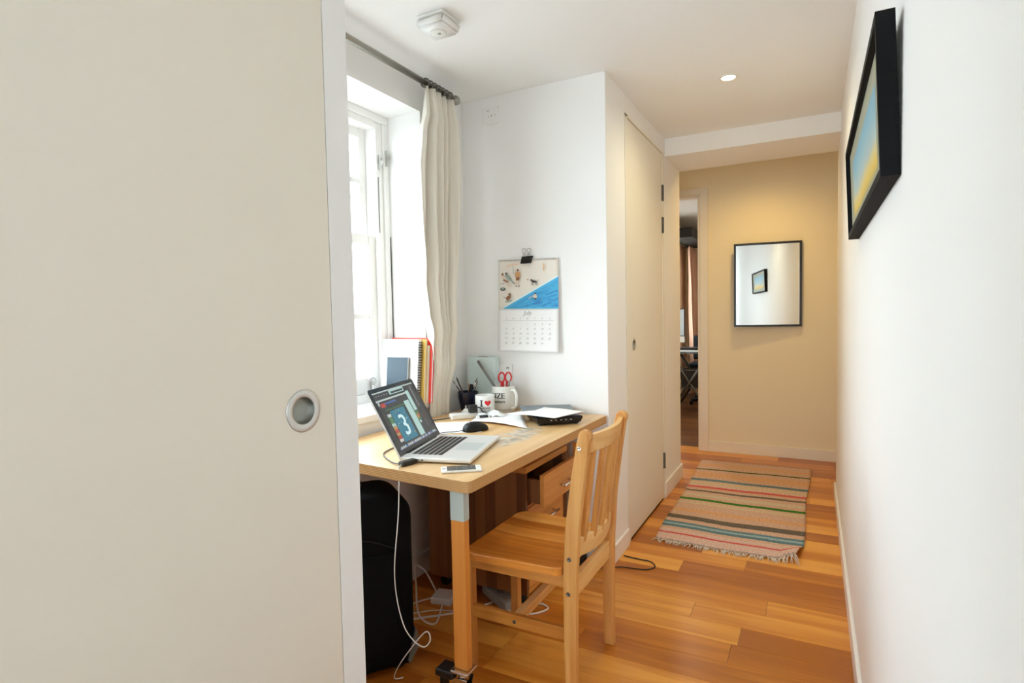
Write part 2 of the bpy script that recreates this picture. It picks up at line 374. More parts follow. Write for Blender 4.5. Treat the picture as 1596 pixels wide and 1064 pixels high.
# ------------------------------------------------------------------ window_1 : painted sash window
XG = -1.84
wf = bpy.data.objects.new('window_1', None); COL.objects.link(wf); wf.location = (XG, 1.6, 0.8); wf['kind'] = 'structure'
bm = B()
bx(bm, XG - 0.09, XG + 0.02, 2.125, WY1, WZ0, 2.11); bx(bm, XG - 0.09, XG + 0.02, WY0, WY0 + 0.08, WZ0, 2.11)
bx(bm, XG - 0.09, XG + 0.018, WY0 + 0.08, 2.125, 2.085, WZ1); bx(bm, XG - 0.09, XG + 0.015, WY0 + 0.08, 2.125, WZ0, 0.845)
bx(bm, XG - 0.09, XG + 0.018, 2.125, WY1, 2.11, WZ1)
bx(bm, XG + 0.02, XG + 0.03, 2.168, WY1, WZ0, 2.115); bx(bm, XG + 0.02, XG + 0.03, WY0, WY1, 2.115, WZ1)
obj('window_frame', bm, GLOSSW, wf, bev=0.003)
def sash(z0, z1, x, rail_t, rail_b, bars):
    bm = B(); a, b = WY0 + 0.08, 2.125
    bx(bm, x - 0.035, x, b - 0.045, b, z0, z1); bx(bm, x - 0.035, x, a, a + 0.045, z0, z1)
    bx(bm, x - 0.033, x - 0.002, a + 0.045, b - 0.045, z1 - rail_t, z1); bx(bm, x - 0.033, x - 0.002, a + 0.045, b - 0.045, z0, z0 + rail_b)
    s = obj('sash', bm, GLOSSW, wf, bev=0.003)
    for bz in bars: boxobj('glazing_bar', (x - 0.028, x - 0.004, a + 0.045, b - 0.045, bz - 0.013, bz + 0.013), GLOSSW, s, bev=0.003)
    yc = (a + b) / 2
    boxobj('glazing_bar', (x - 0.026, x - 0.006, yc - 0.012, yc + 0.012, z0 + rail_b, z1 - rail_t), GLOSSW, s, bev=0.003)
    boxobj('pane', (x - 0.018, x - 0.014, a + 0.04, b - 0.04, z0 + rail_b - 0.01, z1 - rail_t + 0.01), GLASS, s)
GLASS = bpy.data.materials.new('window_glass'); GLASS.use_nodes = True
nt = GLASS.node_tree; nt.nodes.remove(nt.nodes['Principled BSDF'])
ms = nt.nodes.new('ShaderNodeMixShader'); tb = nt.nodes.new('ShaderNodeBsdfTransparent'); gb = nt.nodes.new('ShaderNodeBsdfGlossy'); gb.inputs['Roughness'].default_value = 0.02
tb.inputs[0].default_value = (0.97, 0.99, 0.98, 1); ms.inputs[0].default_value = 0.06
nt.links.new(tb.outputs[0], ms.inputs[1]); nt.links.new(gb.outputs[0], ms.inputs[2]); nt.links.new(ms.outputs[0], nt.nodes['Material Output'].inputs[0])
sash(1.54, 2.085, XG - 0.045, 0.045, 0.04, [1.84])
sash(0.845, 1.585, XG, 0.045, 0.075, [1.205])
bm = B(); bx(bm, XG, XG + 0.012, 2.06, 2.078, 0.865, 0.90); tube(bm, spline([(XG + 0.012, 2.069, 0.885), (XG + 0.03, 2.066, 0.905), (XG + 0.034, 2.045, 0.922), (XG + 0.028, 2.02, 0.915)], 4), 0.004, 6)
obj('sash_catch', bm, STEEL, wf)
for yy, zz in ((2.145, 1.93), (2.186, 1.955)):
    bm = B(); bx(bm, XG + 0.0305 - (0.010 if yy < 2.16 else 0), XG + 0.036 - (0.010 if yy < 2.16 else 0), yy - 0.005, yy + 0.005, zz - 0.035, zz + 0.035)
    tube(bm, [(XG + 0.034, yy, zz + 0.02), (XG + 0.042, yy, zz), (XG + 0.034, yy, zz - 0.02)], 0.003, 6)
    obj('sash_stop', bm, STEEL, wf)
for a_, b_, c_, d_, e_ in ((XG + 0.0195, 2.134, 2.1375, 1.60, 1.86), (XG + 0.0295, 2.1985, 2.2035, 1.10, 1.585)): boxobj('gap_shade_strip', (a_, a_ + 0.002, b_, c_, d_, e_), mat('gap_shade_black', (0.02, 0.02, 0.02), 0.7), wf)  # thin black strips put in as the shade of the gaps round the sashes
bm = B(); bx(bm, XG + 0.015, XW + 0.012, WY0, WY1, WZ0 - 0.03, WZ0); obj('window_sill', bm, GLOSSW, wf, bev=0.004)
# rear window frame (behind the viewpoint)
bm = B()
for a, b, c, d in ((XL + 0.06, XL + 0.12, 0.3, 2.2), (XR - 0.12, XR - 0.06, 0.3, 2.2), (XL + 0.12, XR - 0.12, 0.3, 0.36), (XL + 0.12, XR - 0.12, 2.14, 2.2), (XL + 0.12, XR - 0.12, 1.2, 1.25)):
    bx(bm, a, b, YB - 0.08, YB - 0.03, c, d)
wr = obj('window_2', bm, GLOSSW, kind='structure')
boxobj('pane', (XL + 0.11, XR - 0.11, YB - 0.06, YB - 0.055, 0.35, 2.15), GLASS, wr)
# study window
bm = B()
for a, b, c, d in ((6.3, 6.36, 0.8, 2.1), (7.99, 8.05, 0.8, 2.1), (6.36, 7.99, 0.8, 0.86), (6.36, 7.99, 2.04, 2.1), (6.36, 7.99, 1.42, 1.47)):
    bx(bm, -1.78, -1.72, a, b, c, d)
ws = obj('window_3', bm, GLOSSW, kind='structure')
boxobj('pane', (-1.752, -1.748, 6.35, 8.0, 0.85, 2.05), GLASS, ws)
# pale terrace across the street, seen through the sash window
fb = thing('building', 'pale rendered terrace across the street seen through the sash window', 'building', (-11.5, 6, -3))
boxobj('wall', (-14, -11.5, -6, 22, -3, 1.55), mat('pale_render', (0.82, 0.82, 0.80), 0.9), fb)
boxobj('cornice', (-11.5, -11.3, -6, 22, 1.25, 1.45), mat('green_cornice', (0.40, 0.55, 0.48), 0.8), fb)
for k in range(9):
    bm = B(); yy = -4 + k * 2.9; bx(bm, -11.52, -11.44, yy, yy + 1.1, -1.2, 0.75)
    wn_ = obj('window', bm, GLOSSW, fb)
    bm = B(); bx(bm, -11.46, -11.42, yy + 0.08, yy + 1.02, -1.1, 0.65); obj('pane', bm, mat('street_glass', (0.10, 0.16, 0.20), 0.15), wn_)
# street far below, so the view down is closed
boxobj('ground', (-40, -2.3, -30, 40, -3.2, -3.0), mat('asphalt', (0.22, 0.22, 0.22), 0.9), kind='structure')

# ================================================================== CEILING THINGS, POLE, CURTAIN
def alarm():
    t = thing('smoke_alarm', 'square white smoke alarm on the ceiling above the curtain pole', 'smoke alarm', (-1.235, 1.81, ZC))
    bm = B(); bx(bm, -0.058, 0.058, -0.058, 0.058, -0.012, 0, bev=0.006)
    obj('mounting_plate', bm, WHITEP, t, world=False)
    bm = B(); vs = bx(bm, -0.064, 0.064, -0.064, 0.064, -0.050, -0.010)
    for v in vs:
        if v.co.z < -0.03: v.co.x *= 0.93; v.co.y *= 0.93
    bmesh.ops.bevel(bm, geom=[e for e in bm.edges], offset=0.013, segments=4, affect='EDGES')
    obj('cover', bm, WHITEP, t, world=False, smooth=True)
    bm = B(); lathe(bm, [(0.030, -0.049), (0.030, -0.0535), (0.026, -0.055), (0, -0.055)], (0, 0, 0)); obj('sensor_grille', bm, mat('offwhite', (0.74, 0.74, 0.68), 0.5), t, world=False)
    bm = B(); lathe(bm, [(0.0055, -0.054), (0.0055, -0.057), (0, -0.057)], (0.004, 0, 0), n=12); obj('test_button', bm, GREYP, t, world=False)
    bm = B(); bx(bm, -0.064, -0.056, -0.03, 0.03, -0.010, -0.002); obj('release_tab', bm, DSTEEL, t, world=False)
alarm()
def downlight(x, y, zc, label):
    t = thing('downlight', label, 'ceiling light', (x, y, zc))
    bm = B(); lathe(bm, [(0.043, 0.0), (0.042, -0.004), (0.033, -0.005), (0.030, 0.0), (0.029, -0.0005)], (0, 0, 0)); obj('bezel', bm, mat('downlight_bezel', (0.8, 0.78, 0.72), 0.3), t, world=False)
    bm = B(); lathe(bm, [(0.031, -0.0018), (0, -0.0025)], (0, 0, 0)); obj('lamp', bm, mat('downlight_glow', (1, 1, 1), 0.4, emit=(1.0, 0.86, 0.62), estr=14), t, world=False)
downlight(-0.36, 2.93, ZC, 'small round recessed downlight glowing in the hall ceiling')

ct = mat('dull_nickel', (0.36, 0.35, 0.31), 0.28, 1.0)
t = thing('curtain_pole', 'brushed nickel curtain pole with a ball end above the sash window', 'curtain pole', (-1.52, 1.6, 2.229))
bm = B(); tube(bm, [(-1.52, YA + 0.03, 2.229), (-1.52, 2.335, 2.229)], 0.0135, 16); obj('rod', bm, ct, t)
bm = B(); lathe(bm, [(0.0, -0.026), (0.010, -0.025), (0.010, -0.017)] + [(0.023 * math.sin(a), 0.004 - 0.023 * math.cos(a)) for a in [0.5 + i * (PI - 0.5) / 10 for i in range(11)]], (-1.52, 2.352, 2.229), 'y', 20)
obj('finial', bm, ct, t)
for yb in (1.10, 2.315):
    bm = B(); lathe(bm, [(0.022, 0), (0.022, 0.006), (0.008, 0.010), (0.008, 0.1)], (XW, yb, 2.229), 'x', 16); obj('bracket', bm, ct, t)

# curtain
CURT = mat('curtain_linen', (0.80, 0.76, 0.68), 0.9, bump=(320, 0.15), var=0.02, vscale=60)
def curtain(name, label, ztop, edges, xs, nf, amp, m_, ringz=None):
    t = thing(name, label, 'curtain', (xs[0][1], edges[0][1], ztop))
    def lerp(tab, z, k):
        for a, b in zip(tab, tab[1:]):
            if a[0] >= z >= b[0]:
                f = (a[0] - z) / (a[0] - b[0] + 1e-9); f = f * f * (3 - 2 * f); return a[k] + (b[k] - a[k]) * f
        return tab[-1][k] if z < tab[-1][0] else tab[0][k]
    bm = B(); NT, NZ = 150, 70; z0 = edges[-1][0]; grid = []
    for j in range(NZ + 1):
        z = ztop - (ztop - z0) * (j / NZ) ** 1.0; d = ztop - z
        ya, yb = lerp(edges, z, 1), lerp(edges, z, 2); xc = lerp(xs, z, 1); A = lerp(xs, z, 2)
        rowv = []
        for i in range(NT + 1):
            u = i / NT; ph = 2 * PI * nf * u
            head = max(0.0, 1 - d / 0.10)
            wob = 0.7 * math.sin(2.1 * z + 5 * u) + 0.3 * math.sin(6 * z)
            kf = int((ph + wob + PI) // (2 * PI)); Af = A * (0.80 + 0.30 * ((kf * 0.618 + 0.3) % 1.0))
            x = xc + (1 - 0.25 * head) * (Af * 2.1 * (math.cos((ph + wob) / 2) ** 2 + 0.03) ** 0.40 + A * (0.10 * math.cos(2.7 * ph + 1.3 * z) - 1.2)) + 0.004 * head * math.cos(ph * 6)
            y = ya + (yb - ya) * (u + 0.035 / nf * math.sin(ph + wob + 0.5) * (1 - 0.6 * head))
            rowv.append(bm.verts.new((x, y, z)))
        grid.append(rowv)
    for j in range(NZ):
        for i in range(NT):
            bm.faces.new((grid[j][i], grid[j][i + 1], grid[j + 1][i + 1], grid[j + 1][i])).smooth = True
    o = obj('cloth', bm, m_, t); md = o.modifiers.new('thick', 'SOLIDIFY'); md.thickness = 0.0015
    return t
EDG = [(2.212, 2.105, 2.310), (2.11, 2.095, 2.310), (2.0, 2.06, 2.315), (1.85, 2.04, 2.315), (1.60, 2.042, 2.295), (1.38, 2.075, 2.300), (1.22, 2.110, 2.31), (1.10, 2.160, 2.33), (0.95, 2.184, 2.345), (0.76, 2.19, 2.345), (0.06, 2.19, 2.36)]
XS = [(2.212, -1.522, 0.026), (2.05, -1.522, 0.044), (1.6, -1.530, 0.052), (1.2, -1.550, 0.040), (1.0, -1.572, 0.026), (0.80, -1.599, 0.009), (0.70, -1.600, 0.007), (0.5, -1.585, 0.018), (0.06, -1.575, 0.025)]
cu = curtain('curtain', 'cream linen curtain gathered at the end of the nickel pole beside the sash window', 2.212, EDG, XS, 4.0, 0.03, CURT)
for k in range(7):
    bm = B(); yy = 2.115 + k * 0.031
    tube(bm, [(-1.52 + 0.019 * math.cos(a), yy + 0.004 * math.cos(a), 2.229 + 0.019 * math.sin(a)) for a in [2 * PI * i / 18 for i in range(18)]], 0.0034, 6, closed=True)
    obj('ring', bm, DSTEEL, cu)

# white plate high on the calendar wall
t = thing('sensor_plate', 'small white wall plate high on the wall near the curtain pole end', 'wall plate', (-1.441, YC, 2.202))
bm = B(); bx(bm, -1.486, -1.396, YC - 0.010, YC, 2.158, 2.246, bev=0.003); obj('plate', bm, WHITEP, t)
for dx, dz, w_, h_ in ((-0.012, 0.024, 0.012, 0.003), (-0.012, -0.004, 0.004, 0.004), (0.006, -0.002, 0.006, 0.006), (0.026, 0.000, 0.005, 0.004)):
    bm = B(); bx(bm, -1.441 + dx - w_ / 2, -1.441 + dx + w_ / 2, YC - 0.0112, YC - 0.0098, 2.202 + dz - h_ / 2, 2.202 + dz + h_ / 2); obj('button', bm, GREYP, t)

# ================================================================== CALENDAR
def calendar():
    t = thing('wall_calendar', 'spiral wall calendar with a painted beach scene open at July', 'calendar', (-1.249, YC, 1.48))
    X0, X1, ZT, ZM, ZB = -1.413, -1.083, 1.478, 1.232, 1.018
    yp = YC - 0.008
    def P(u, v, d=0.0):                       # u 0..1 across, v 0..1 down the whole sheet; the foot lifts off the wall
        sl = 0.012 * (v ** 1.5)
        return (X0 + (X1 - X0) * u - 0.010 * max(0, v - 0.5) * (1 - u), yp - sl - d - 0.004 * math.sin(PI * u) * v, ZT - (ZT - ZB) * v - 0.008 * u * (1 - v) - 0.004 * u * v)
    def sheet(name, v0, v1, d, m_, n=16):
        bm = B(); g = [[bm.verts.new(P(i / n, v0 + (v1 - v0) * j / n, d)) for i in range(n + 1)] for j in range(n + 1)]
        for j in range(n):
            for i in range(n): bm.faces.new((g[j][i], g[j][i + 1], g[j + 1][i + 1], g[j + 1][i])).smooth = True
        o = obj(name, bm, m_, t); md = o.modifiers.new('t', 'SOLIDIFY'); md.thickness = 0.0012; return o
    V = (ZT - ZM) / (ZT - ZB)
    sheet('backing_pages', 0.0, 1.0, 0.0, PAPER)
    # picture page : sand colour and its painted figures are flat print
    sand = mat('print_sand', (0.83, 0.78, 0.71), 0.8); sea1 = mat('print_sea_light', (0.09, 0.48, 0.78), 0.8); sea2 = mat('print_sea_deep', (0.06, 0.26, 0.62), 0.8)
    foam = mat('print_foam', (0.78, 0.90, 0.93), 0.8); skin = mat('print_skin', (0.66, 0.36, 0.16), 0.8); drk = mat('print_dark', (0.05, 0.045, 0.045), 0.8)
    peach = mat('print_peach', (0.82, 0.62, 0.44), 0.8); brn = mat('print_brown', (0.30, 0.13, 0.06), 0.8); pale = mat('print_paleskin', (0.78, 0.66, 0.54), 0.8)
    grn = mat('print_greygreen', (0.33, 0.38, 0.34), 0.8); redp = mat('print_red', (0.7, 0.06, 0.05), 0.8); teal = mat('print_sea_mid', (0.07, 0.38, 0.74), 0.8)
    pic = sheet('picture_page', 0.0, V, 0.0016, sand)
    ML = [sand, sea1, sea2, foam, skin, drk, peach, brn, pale, grn, redp, teal]
    bm = B(); lay = [0]
    def poly(pts, mi):                        # picture coordinates 0..1, y down
        lay[0] += 1; d = 0.0044 + 0.00003 * lay[0]
        # strips across, so the print follows the sheet
        bm.faces.new([bm.verts.new(P(a, b * V, d)) for a, b in pts]).material_index = mi
    def ell(cx, cy, rx, ry, mi, rot=0, n=12):
        c, s = math.cos(rot), math.sin(rot)
        poly([(cx + rx * math.cos(a) * c - ry * math.sin(a) * s, cy + rx * math.cos(a) * s + ry * math.sin(a) * c) for a in [2 * PI * k / n for k in range(n)]], mi)
    def bar(a, b, w_, mi):
        dx, dy = b[0] - a[0], b[1] - a[1]; L = math.hypot(dx, dy); nx, ny = -dy / L * w_ / 2, dx / L * w_ / 2
        poly([(a[0] + nx, a[1] + ny), (b[0] + nx, b[1] + ny), (b[0] - nx, b[1] - ny), (a[0] - nx, a[1] - ny)], mi)
    N = 10
    for k in range(N):                         # sea, in slices so that it stays on the curved sheet
        a, b = 0.08 + 0.92 * k / N, 0.08 + 0.92 * (k + 1) / N
        f = lambda u: 1.0 - (u - 0.08) / 0.92 * 0.63
        poly([(a, f(a) - 0.028), (b, f(b) - 0.028), (b, min(1, f(b) + 0.002)), (a, min(1, f(a) + 0.002))], 3)
        poly([(a, f(a)), (b, f(b)), (b, 1), (a, 1)], 1)
    rr = random.Random(3)
    for k in range(170):
        u = rr.uniform(0.20, 0.97); lim = 1.0 - (u - 0.08) / 0.92 * 0.63
        v = rr.uniform(lim + 0.05, 0.985) if lim < 0.9 else 0.98
        L = rr.uniform(0.05, 0.13); u2 = min(1, u + L); v2 = v - L * 0.45 * (u2 - u) / L
        if v2 < 1.0 - (u2 - 0.08) / 0.92 * 0.63 + 0.03: continue
        bar((u, v), (u2, v2), rr.uniform(0.010, 0.022), rr.choice([1, 11, 11, 2, 2]) if v - lim > 0.2 else rr.choice([1, 11, 11]))
    # parasol
    poly([(0.13, 0.17), (0.18, 0.11), (0.27, 0.085), (0.38, 0.10), (0.34, 0.115), (0.25, 0.125), (0.20, 0.14)], 6)
    bar((0.265, 0.12), (0.275, 0.30), 0.008, 9)
    # two people on deck chairs
    ell(0.085, 0.30, 0.018, 0.030, 7); ell(0.095, 0.37, 0.028, 0.05, 8, -0.5); bar((0.10, 0.41), (0.19, 0.47), 0.035, 7); bar((0.18, 0.46), (0.235, 0.565), 0.018, 8); bar((0.15, 0.47), (0.19, 0.55), 0.016, 8)
    bar((0.05, 0.50), (0.12, 0.48), 0.008, 5)
    ell(0.150, 0.285, 0.015, 0.024, 5); bar((0.145, 0.31), (0.225, 0.42), 0.055, 9); bar((0.22, 0.41), (0.275, 0.48), 0.02, 9); bar((0.27, 0.47), (0.295, 0.50), 0.012, 5)
    # standing man seen from behind
    ell(0.345, 0.225, 0.017, 0.026, 7); poly([(0.315, 0.26), (0.375, 0.26), (0.38, 0.30), (0.37, 0.37), (0.32, 0.37), (0.31, 0.30)], 4); poly([(0.32, 0.37), (0.37, 0.37), (0.375, 0.43), (0.315, 0.43)], 7)
    bar((0.33, 0.43), (0.328, 0.53), 0.017, 8); bar((0.36, 0.43), (0.362, 0.53), 0.017, 8); ell(0.322, 0.545, 0.014, 0.010, 5); ell(0.368, 0.545, 0.014, 0.010, 5)
    bar((0.312, 0.27), (0.303, 0.36), 0.012, 4); bar((0.378, 0.27), (0.387, 0.36), 0.012, 4)
    # surfboard, ball, dog, basket, second dog, swimmer
    ell(0.775, 0.175, 0.018, 0.085, 6); bar((0.775, 0.10), (0.775, 0.25), 0.004, 7)
    ell(0.512, 0.420, 0.009, 0.013, 10)
    ell(0.62, 0.462, 0.045, 0.024, 5, 0.25); ell(0.575, 0.432, 0.017, 0.02, 5); bar((0.66, 0.46), (0.69, 0.42), 0.006, 5)
    for lx in (0.578, 0.600, 0.645, 0.665): bar((lx, 0.47), (lx + 0.006, 0.535), 0.008, 5)
    ell(0.09, 0.60, 0.045, 0.034, 5); ell(0.09, 0.595, 0.028, 0.02, 9)
    ell(0.185, 0.78, 0.035, 0.055, 7, 0.5); ell(0.205, 0.705, 0.02, 0.022, 7); bar((0.16, 0.80), (0.10, 0.755), 0.010, 7); ell(0.19, 0.845, 0.06, 0.022, 9, -0.25)
    ell(0.635, 0.70, 0.015, 0.019, 5); ell(0.635, 0.755, 0.032, 0.045, 8); poly([(0.61, 0.79), (0.66, 0.79), (0.65, 0.815), (0.62, 0.815)], 5); bar((0.60, 0.745), (0.53, 0.80), 0.014, 8)
    obj('printed_picture', bm, ML, pic, kind='stuff')
    # month page
    pg = sheet('month_page', V, 1.0, 0.0016, PAPER)
    ink = mat('print_ink', (0.33, 0.33, 0.34), 0.8)
    bm = B()
    def at(u, v): return lambda x, y_: P(u + x / (X1 - X0), V + (1 - V) * v - y_ / (ZT - ZB), 0.0046)
    add_text(bm, 'July', 0.030, at(0.5, 0.145), shear=0.25)
    for k, s in enumerate('SMTWTFS'): add_text(bm, s, 0.011, at(0.145 + k * 0.119, 0.245), shear=0.2)
    n_ = 1
    for rw in range(5):
        for k in range(7):
            if rw == 0 and k < 3 or n_ > 31: continue
            add_text(bm, str(n_), 0.0135, at(0.145 + k * 0.119, 0.38 + rw * 0.11), shear=0.25); n_ += 1
    for k in range(12):
        b0 = [P(0.08 + 0.84 * (k + q) / 12, V + (1 - V) * 0.275, 0.0046) for q in (0, 1)]
        quad(bm, [b0[0], b0[1], (b0[1][0], b0[1][1], b0[1][2] - 0.0007), (b0[0][0], b0[0][1], b0[0][2] - 0.0007)])
    obj('printed_dates', bm, ink, pg, kind='stuff')
    bm = B()
    for k in range(52):
        u = 0.04 + 0.92 * k / 51; p = P(u, 0.012, 0.0)
        if abs(u - 0.5) < 0.10: continue
        tube(bm, [(p[0], p[1] - 0.001 + 0.004 * math.cos(a), p[2] + 0.004 * math.sin(a)) for a in [2 * PI * i / 8 for i in range(8)]], 0.0008, 4, closed=True)
    obj('wire_binding', bm, DSTEEL, t, kind='stuff')
    c = thing('binder_clip', 'black binder clip with wire arms holding the beach calendar to the wall', 'clip', (-1.249, YC, 1.475))
    bm = B(); prism(bm, [(YC - 0.030, 1.452), (YC - 0.012, 1.487), (YC - 0.003, 1.487), (YC - 0.003, 1.480), (YC - 0.010, 1.480), (YC - 0.026, 1.450)], -1.278, -1.220, axis='x')
    obj('clamp', bm, mat('black_enamel', (0.01, 0.01, 0.01), 0.3), c)
    for dx, lean in ((-0.014, 0.004), (0.010, 0.0)):
        bm = B(); x0 = -1.249 + dx; y0 = YC - 0.010 - lean; pts = [(x0 - 0.006, y0, 1.484), (x0 - 0.004, y0 - lean, 1.502), (x0 - 0.010, y0 - lean, 1.515), (x0 - 0.006, y0 - lean, 1.523), (x0 + 0.006, y0 - lean, 1.523), (x0 + 0.010, y0 - lean, 1.515), (x0 + 0.004, y0 - lean, 1.502), (x0 + 0.006, y0, 1.484)]
        tube(bm, spline(pts, 4), 0.0013, 6); obj('wire_arm', bm, DSTEEL, c)
calendar()

# ================================================================== DESK
ZD = 0.725
def desk():
    t = thing('desk', 'plywood-topped desk with a grey painted leg top, on castors in the window alcove', 'desk', (-1.22, 1.97, 0))
    # tabletop material: pale top with worn paint stains, layered edge
    M = bpy.data.materials.new('plywood_top'); M.use_nodes = True; nt = M.node_tree; b = nt.nodes['Principled BSDF']
    tc = nt.nodes.new('ShaderNodeTexCoord'); gm = nt.nodes.new('ShaderNodeNewGeometry')
    mp = nt.nodes.new('ShaderNodeMapping'); mp.inputs['Scale'].default_value = (22, 1.5, 22); nt.links.new(tc.outputs['Object'], mp.inputs[0])
    nz = nt.nodes.new('ShaderNodeTexNoise'); nz.inputs['Scale'].default_value = 1; nz.inputs['Detail'].default_value = 6; nt.links.new(mp.outputs[0], nz.inputs['Vector'])
    top = ramp(nt, [(0.25, (0.60, 0.36, 0.155)), (0.5, (0.72, 0.47, 0.22)), (0.8, (0.80, 0.56, 0.30))], nz.outputs['Fac'])
    # stain patch near the right edge of the top
    sp = nt.nodes.new('ShaderNodeMapping'); sp.vector_type = 'TEXTURE'; sp.inputs['Location'].default_value = (0.185, 0.00, 0.7); sp.inputs['Scale'].default_value = (0.085, 0.26, 1.0)
    nt.links.new(tc.outputs['Object'], sp.inputs[0])
    gr = nt.nodes.new('ShaderNodeTexGradient'); gr.gradient_type = 'SPHERICAL'; nt.links.new(sp.outputs[0], gr.inputs[0])
    n2 = nt.nodes.new('ShaderNodeTexNoise'); n2.inputs['Scale'].default_value = 14; n2.inputs['Detail'].default_value = 6; n2.inputs['Distortion'].default_value = 1.5; nt.links.new(tc.outputs['Object'], n2.inputs['Vector'])
    k = math_node(nt, 'MULTIPLY', gr.outputs['Fac'], math_node(nt, 'SUBTRACT', n2.outputs['Fac'], 0.36)); k = math_node(nt, 'MULTIPLY', k, 9.0)
    k = math_node(nt, 'MINIMUM', math_node(nt, 'MAXIMUM', k, 0.0), 0.75)
    n3 = nt.nodes.new('ShaderNodeTexNoise'); n3.inputs['Scale'].default_value = 30; nt.links.new(tc.outputs['Object'], n3.inputs['Vector'])
    stc = ramp(nt, [(0.35, (0.20, 0.20, 0.19)), (0.55, (0.52, 0.53, 0.52)), (0.7, (0.62, 0.60, 0.54))], n3.outputs['Fac'])
    m1 = nt.nodes.new('ShaderNodeMix'); m1.data_type = 'RGBA'; nt.links.new(k, m1.inputs[0]); nt.links.new(top, m1.inputs[6]); nt.links.new(stc, m1.inputs[7])
    # ply layers on the edges
    sx = nt.nodes.new('ShaderNodeSeparateXYZ'); nt.links.new(tc.outputs['Object'], sx.inputs[0])
    ph = math_node(nt, 'FRACT', math_node(nt, 'MULTIPLY', sx.outputs[2], 1 / 0.0052))
    ed = ramp(nt, [(0.0, (0.36, 0.17, 0.06)), (0.35, (0.42, 0.21, 0.075)), (0.5, (0.66, 0.39, 0.16)), (1.0, (0.62, 0.36, 0.145))], ph)
    sn = nt.nodes.new('ShaderNodeSeparateXYZ'); nt.links.new(gm.outputs['True Normal'], sn.inputs[0])
    up = math_node(nt, 'GREATER_THAN', sn.outputs[2], 0.7)
    m2 = nt.nodes.new('ShaderNodeMix'); m2.data_type = 'RGBA'; nt.links.new(up, m2.inputs[0]); nt.links.new(ed, m2.inputs[6]); nt.links.new(m1.outputs[2], m2.inputs[7])
    nt.links.new(m2.outputs[2], b.inputs['Base Color']); b.inputs['Roughness'].default_value = 0.36
    bm = B()
    poly = [(-1.606, 1.432)]
    c0 = [(-0.885, 1.368), (-0.873, 1.372), (-0.868, 1.384)]; c1 = [(-0.848, 2.536), (-0.851, 2.546), (-0.860, 2.552)]
    prism(bm, [(-1.604, 1.432)] + c0 + c1 + [(-1.580, 2.552)], 0.690, ZD)
    obj('tabletop', bm, M, t, bev=0.0012)
    gp = mat('grey_green_paint', (0.46, 0.52, 0.50), 0.5)
    for (x, y_) in ((-0.944, 1.385), (-1.525, 1.47), (-1.0, 2.49), (-1.51, 2.49)):
        bm = B(); bx(bm, x, x + 0.046, y_, y_ + 0.028, 0.150, 0.600)
        l = obj('leg', bm, LEGW, t, bev=0.0025)
        bm = B(); bx(bm, x - 0.0004, x + 0.0464, y_ - 0.0004, y_ + 0.0284, 0.600, 0.690); obj('painted_top', bm, gp, l, label='grey-green painted leg top')
        c = Vector((x + 0.023, y_ + 0.016, 0))
        bm = B(); bx(bm, c.x - 0.030, c.x + 0.030, c.y - 0.030, c.y + 0.030, 0.142, 0.150, bev=0.003); tube(bm, [(c.x, c.y, 0.145), (c.x, c.y, 0.118)], 0.018, 14)
        for s in (-1, 1): prism(bm, [(c.x - 0.024, 0.124), (c.x + 0.022, 0.124), (c.x + 0.004, 0.040), (c.x - 0.032, 0.040)], c.y + s * 0.020 - 0.0015, c.y + s * 0.020 + 0.0015, axis='y')
        cs = obj('castor_fork', bm, CHROME, l)
    return t
dk = desk()
for l in [o for o in dk.children if o.name.startswith('leg')]:
    v = [q.co for q in l.data.vertices]; cx = sum(q.x for q in v) / len(v) + dk.location.x; cy = sum(q.y for q in v) / len(v) + dk.location.y
    bm = B(); lathe(bm, [(0, -0.015), (0.038, -0.015), (0.048, -0.010), (0.050, 0), (0.048, 0.010), (0.038, 0.015), (0, 0.015)], (cx - 0.014, cy, 0.050), 'y', 28)
    obj('castor_wheel', bm, BLACKP, l)
    bm = B(); bx(bm, cx - 0.085, cx - 0.022, cy - 0.028, cy + 0.028, 0.118, 0.140, bev=0.004); bx(bm, cx - 0.072, cx - 0.066, cy - 0.020, cy + 0.020, 0.060, 0.122)
    obj('castor_brake', bm, BLACKP, l)

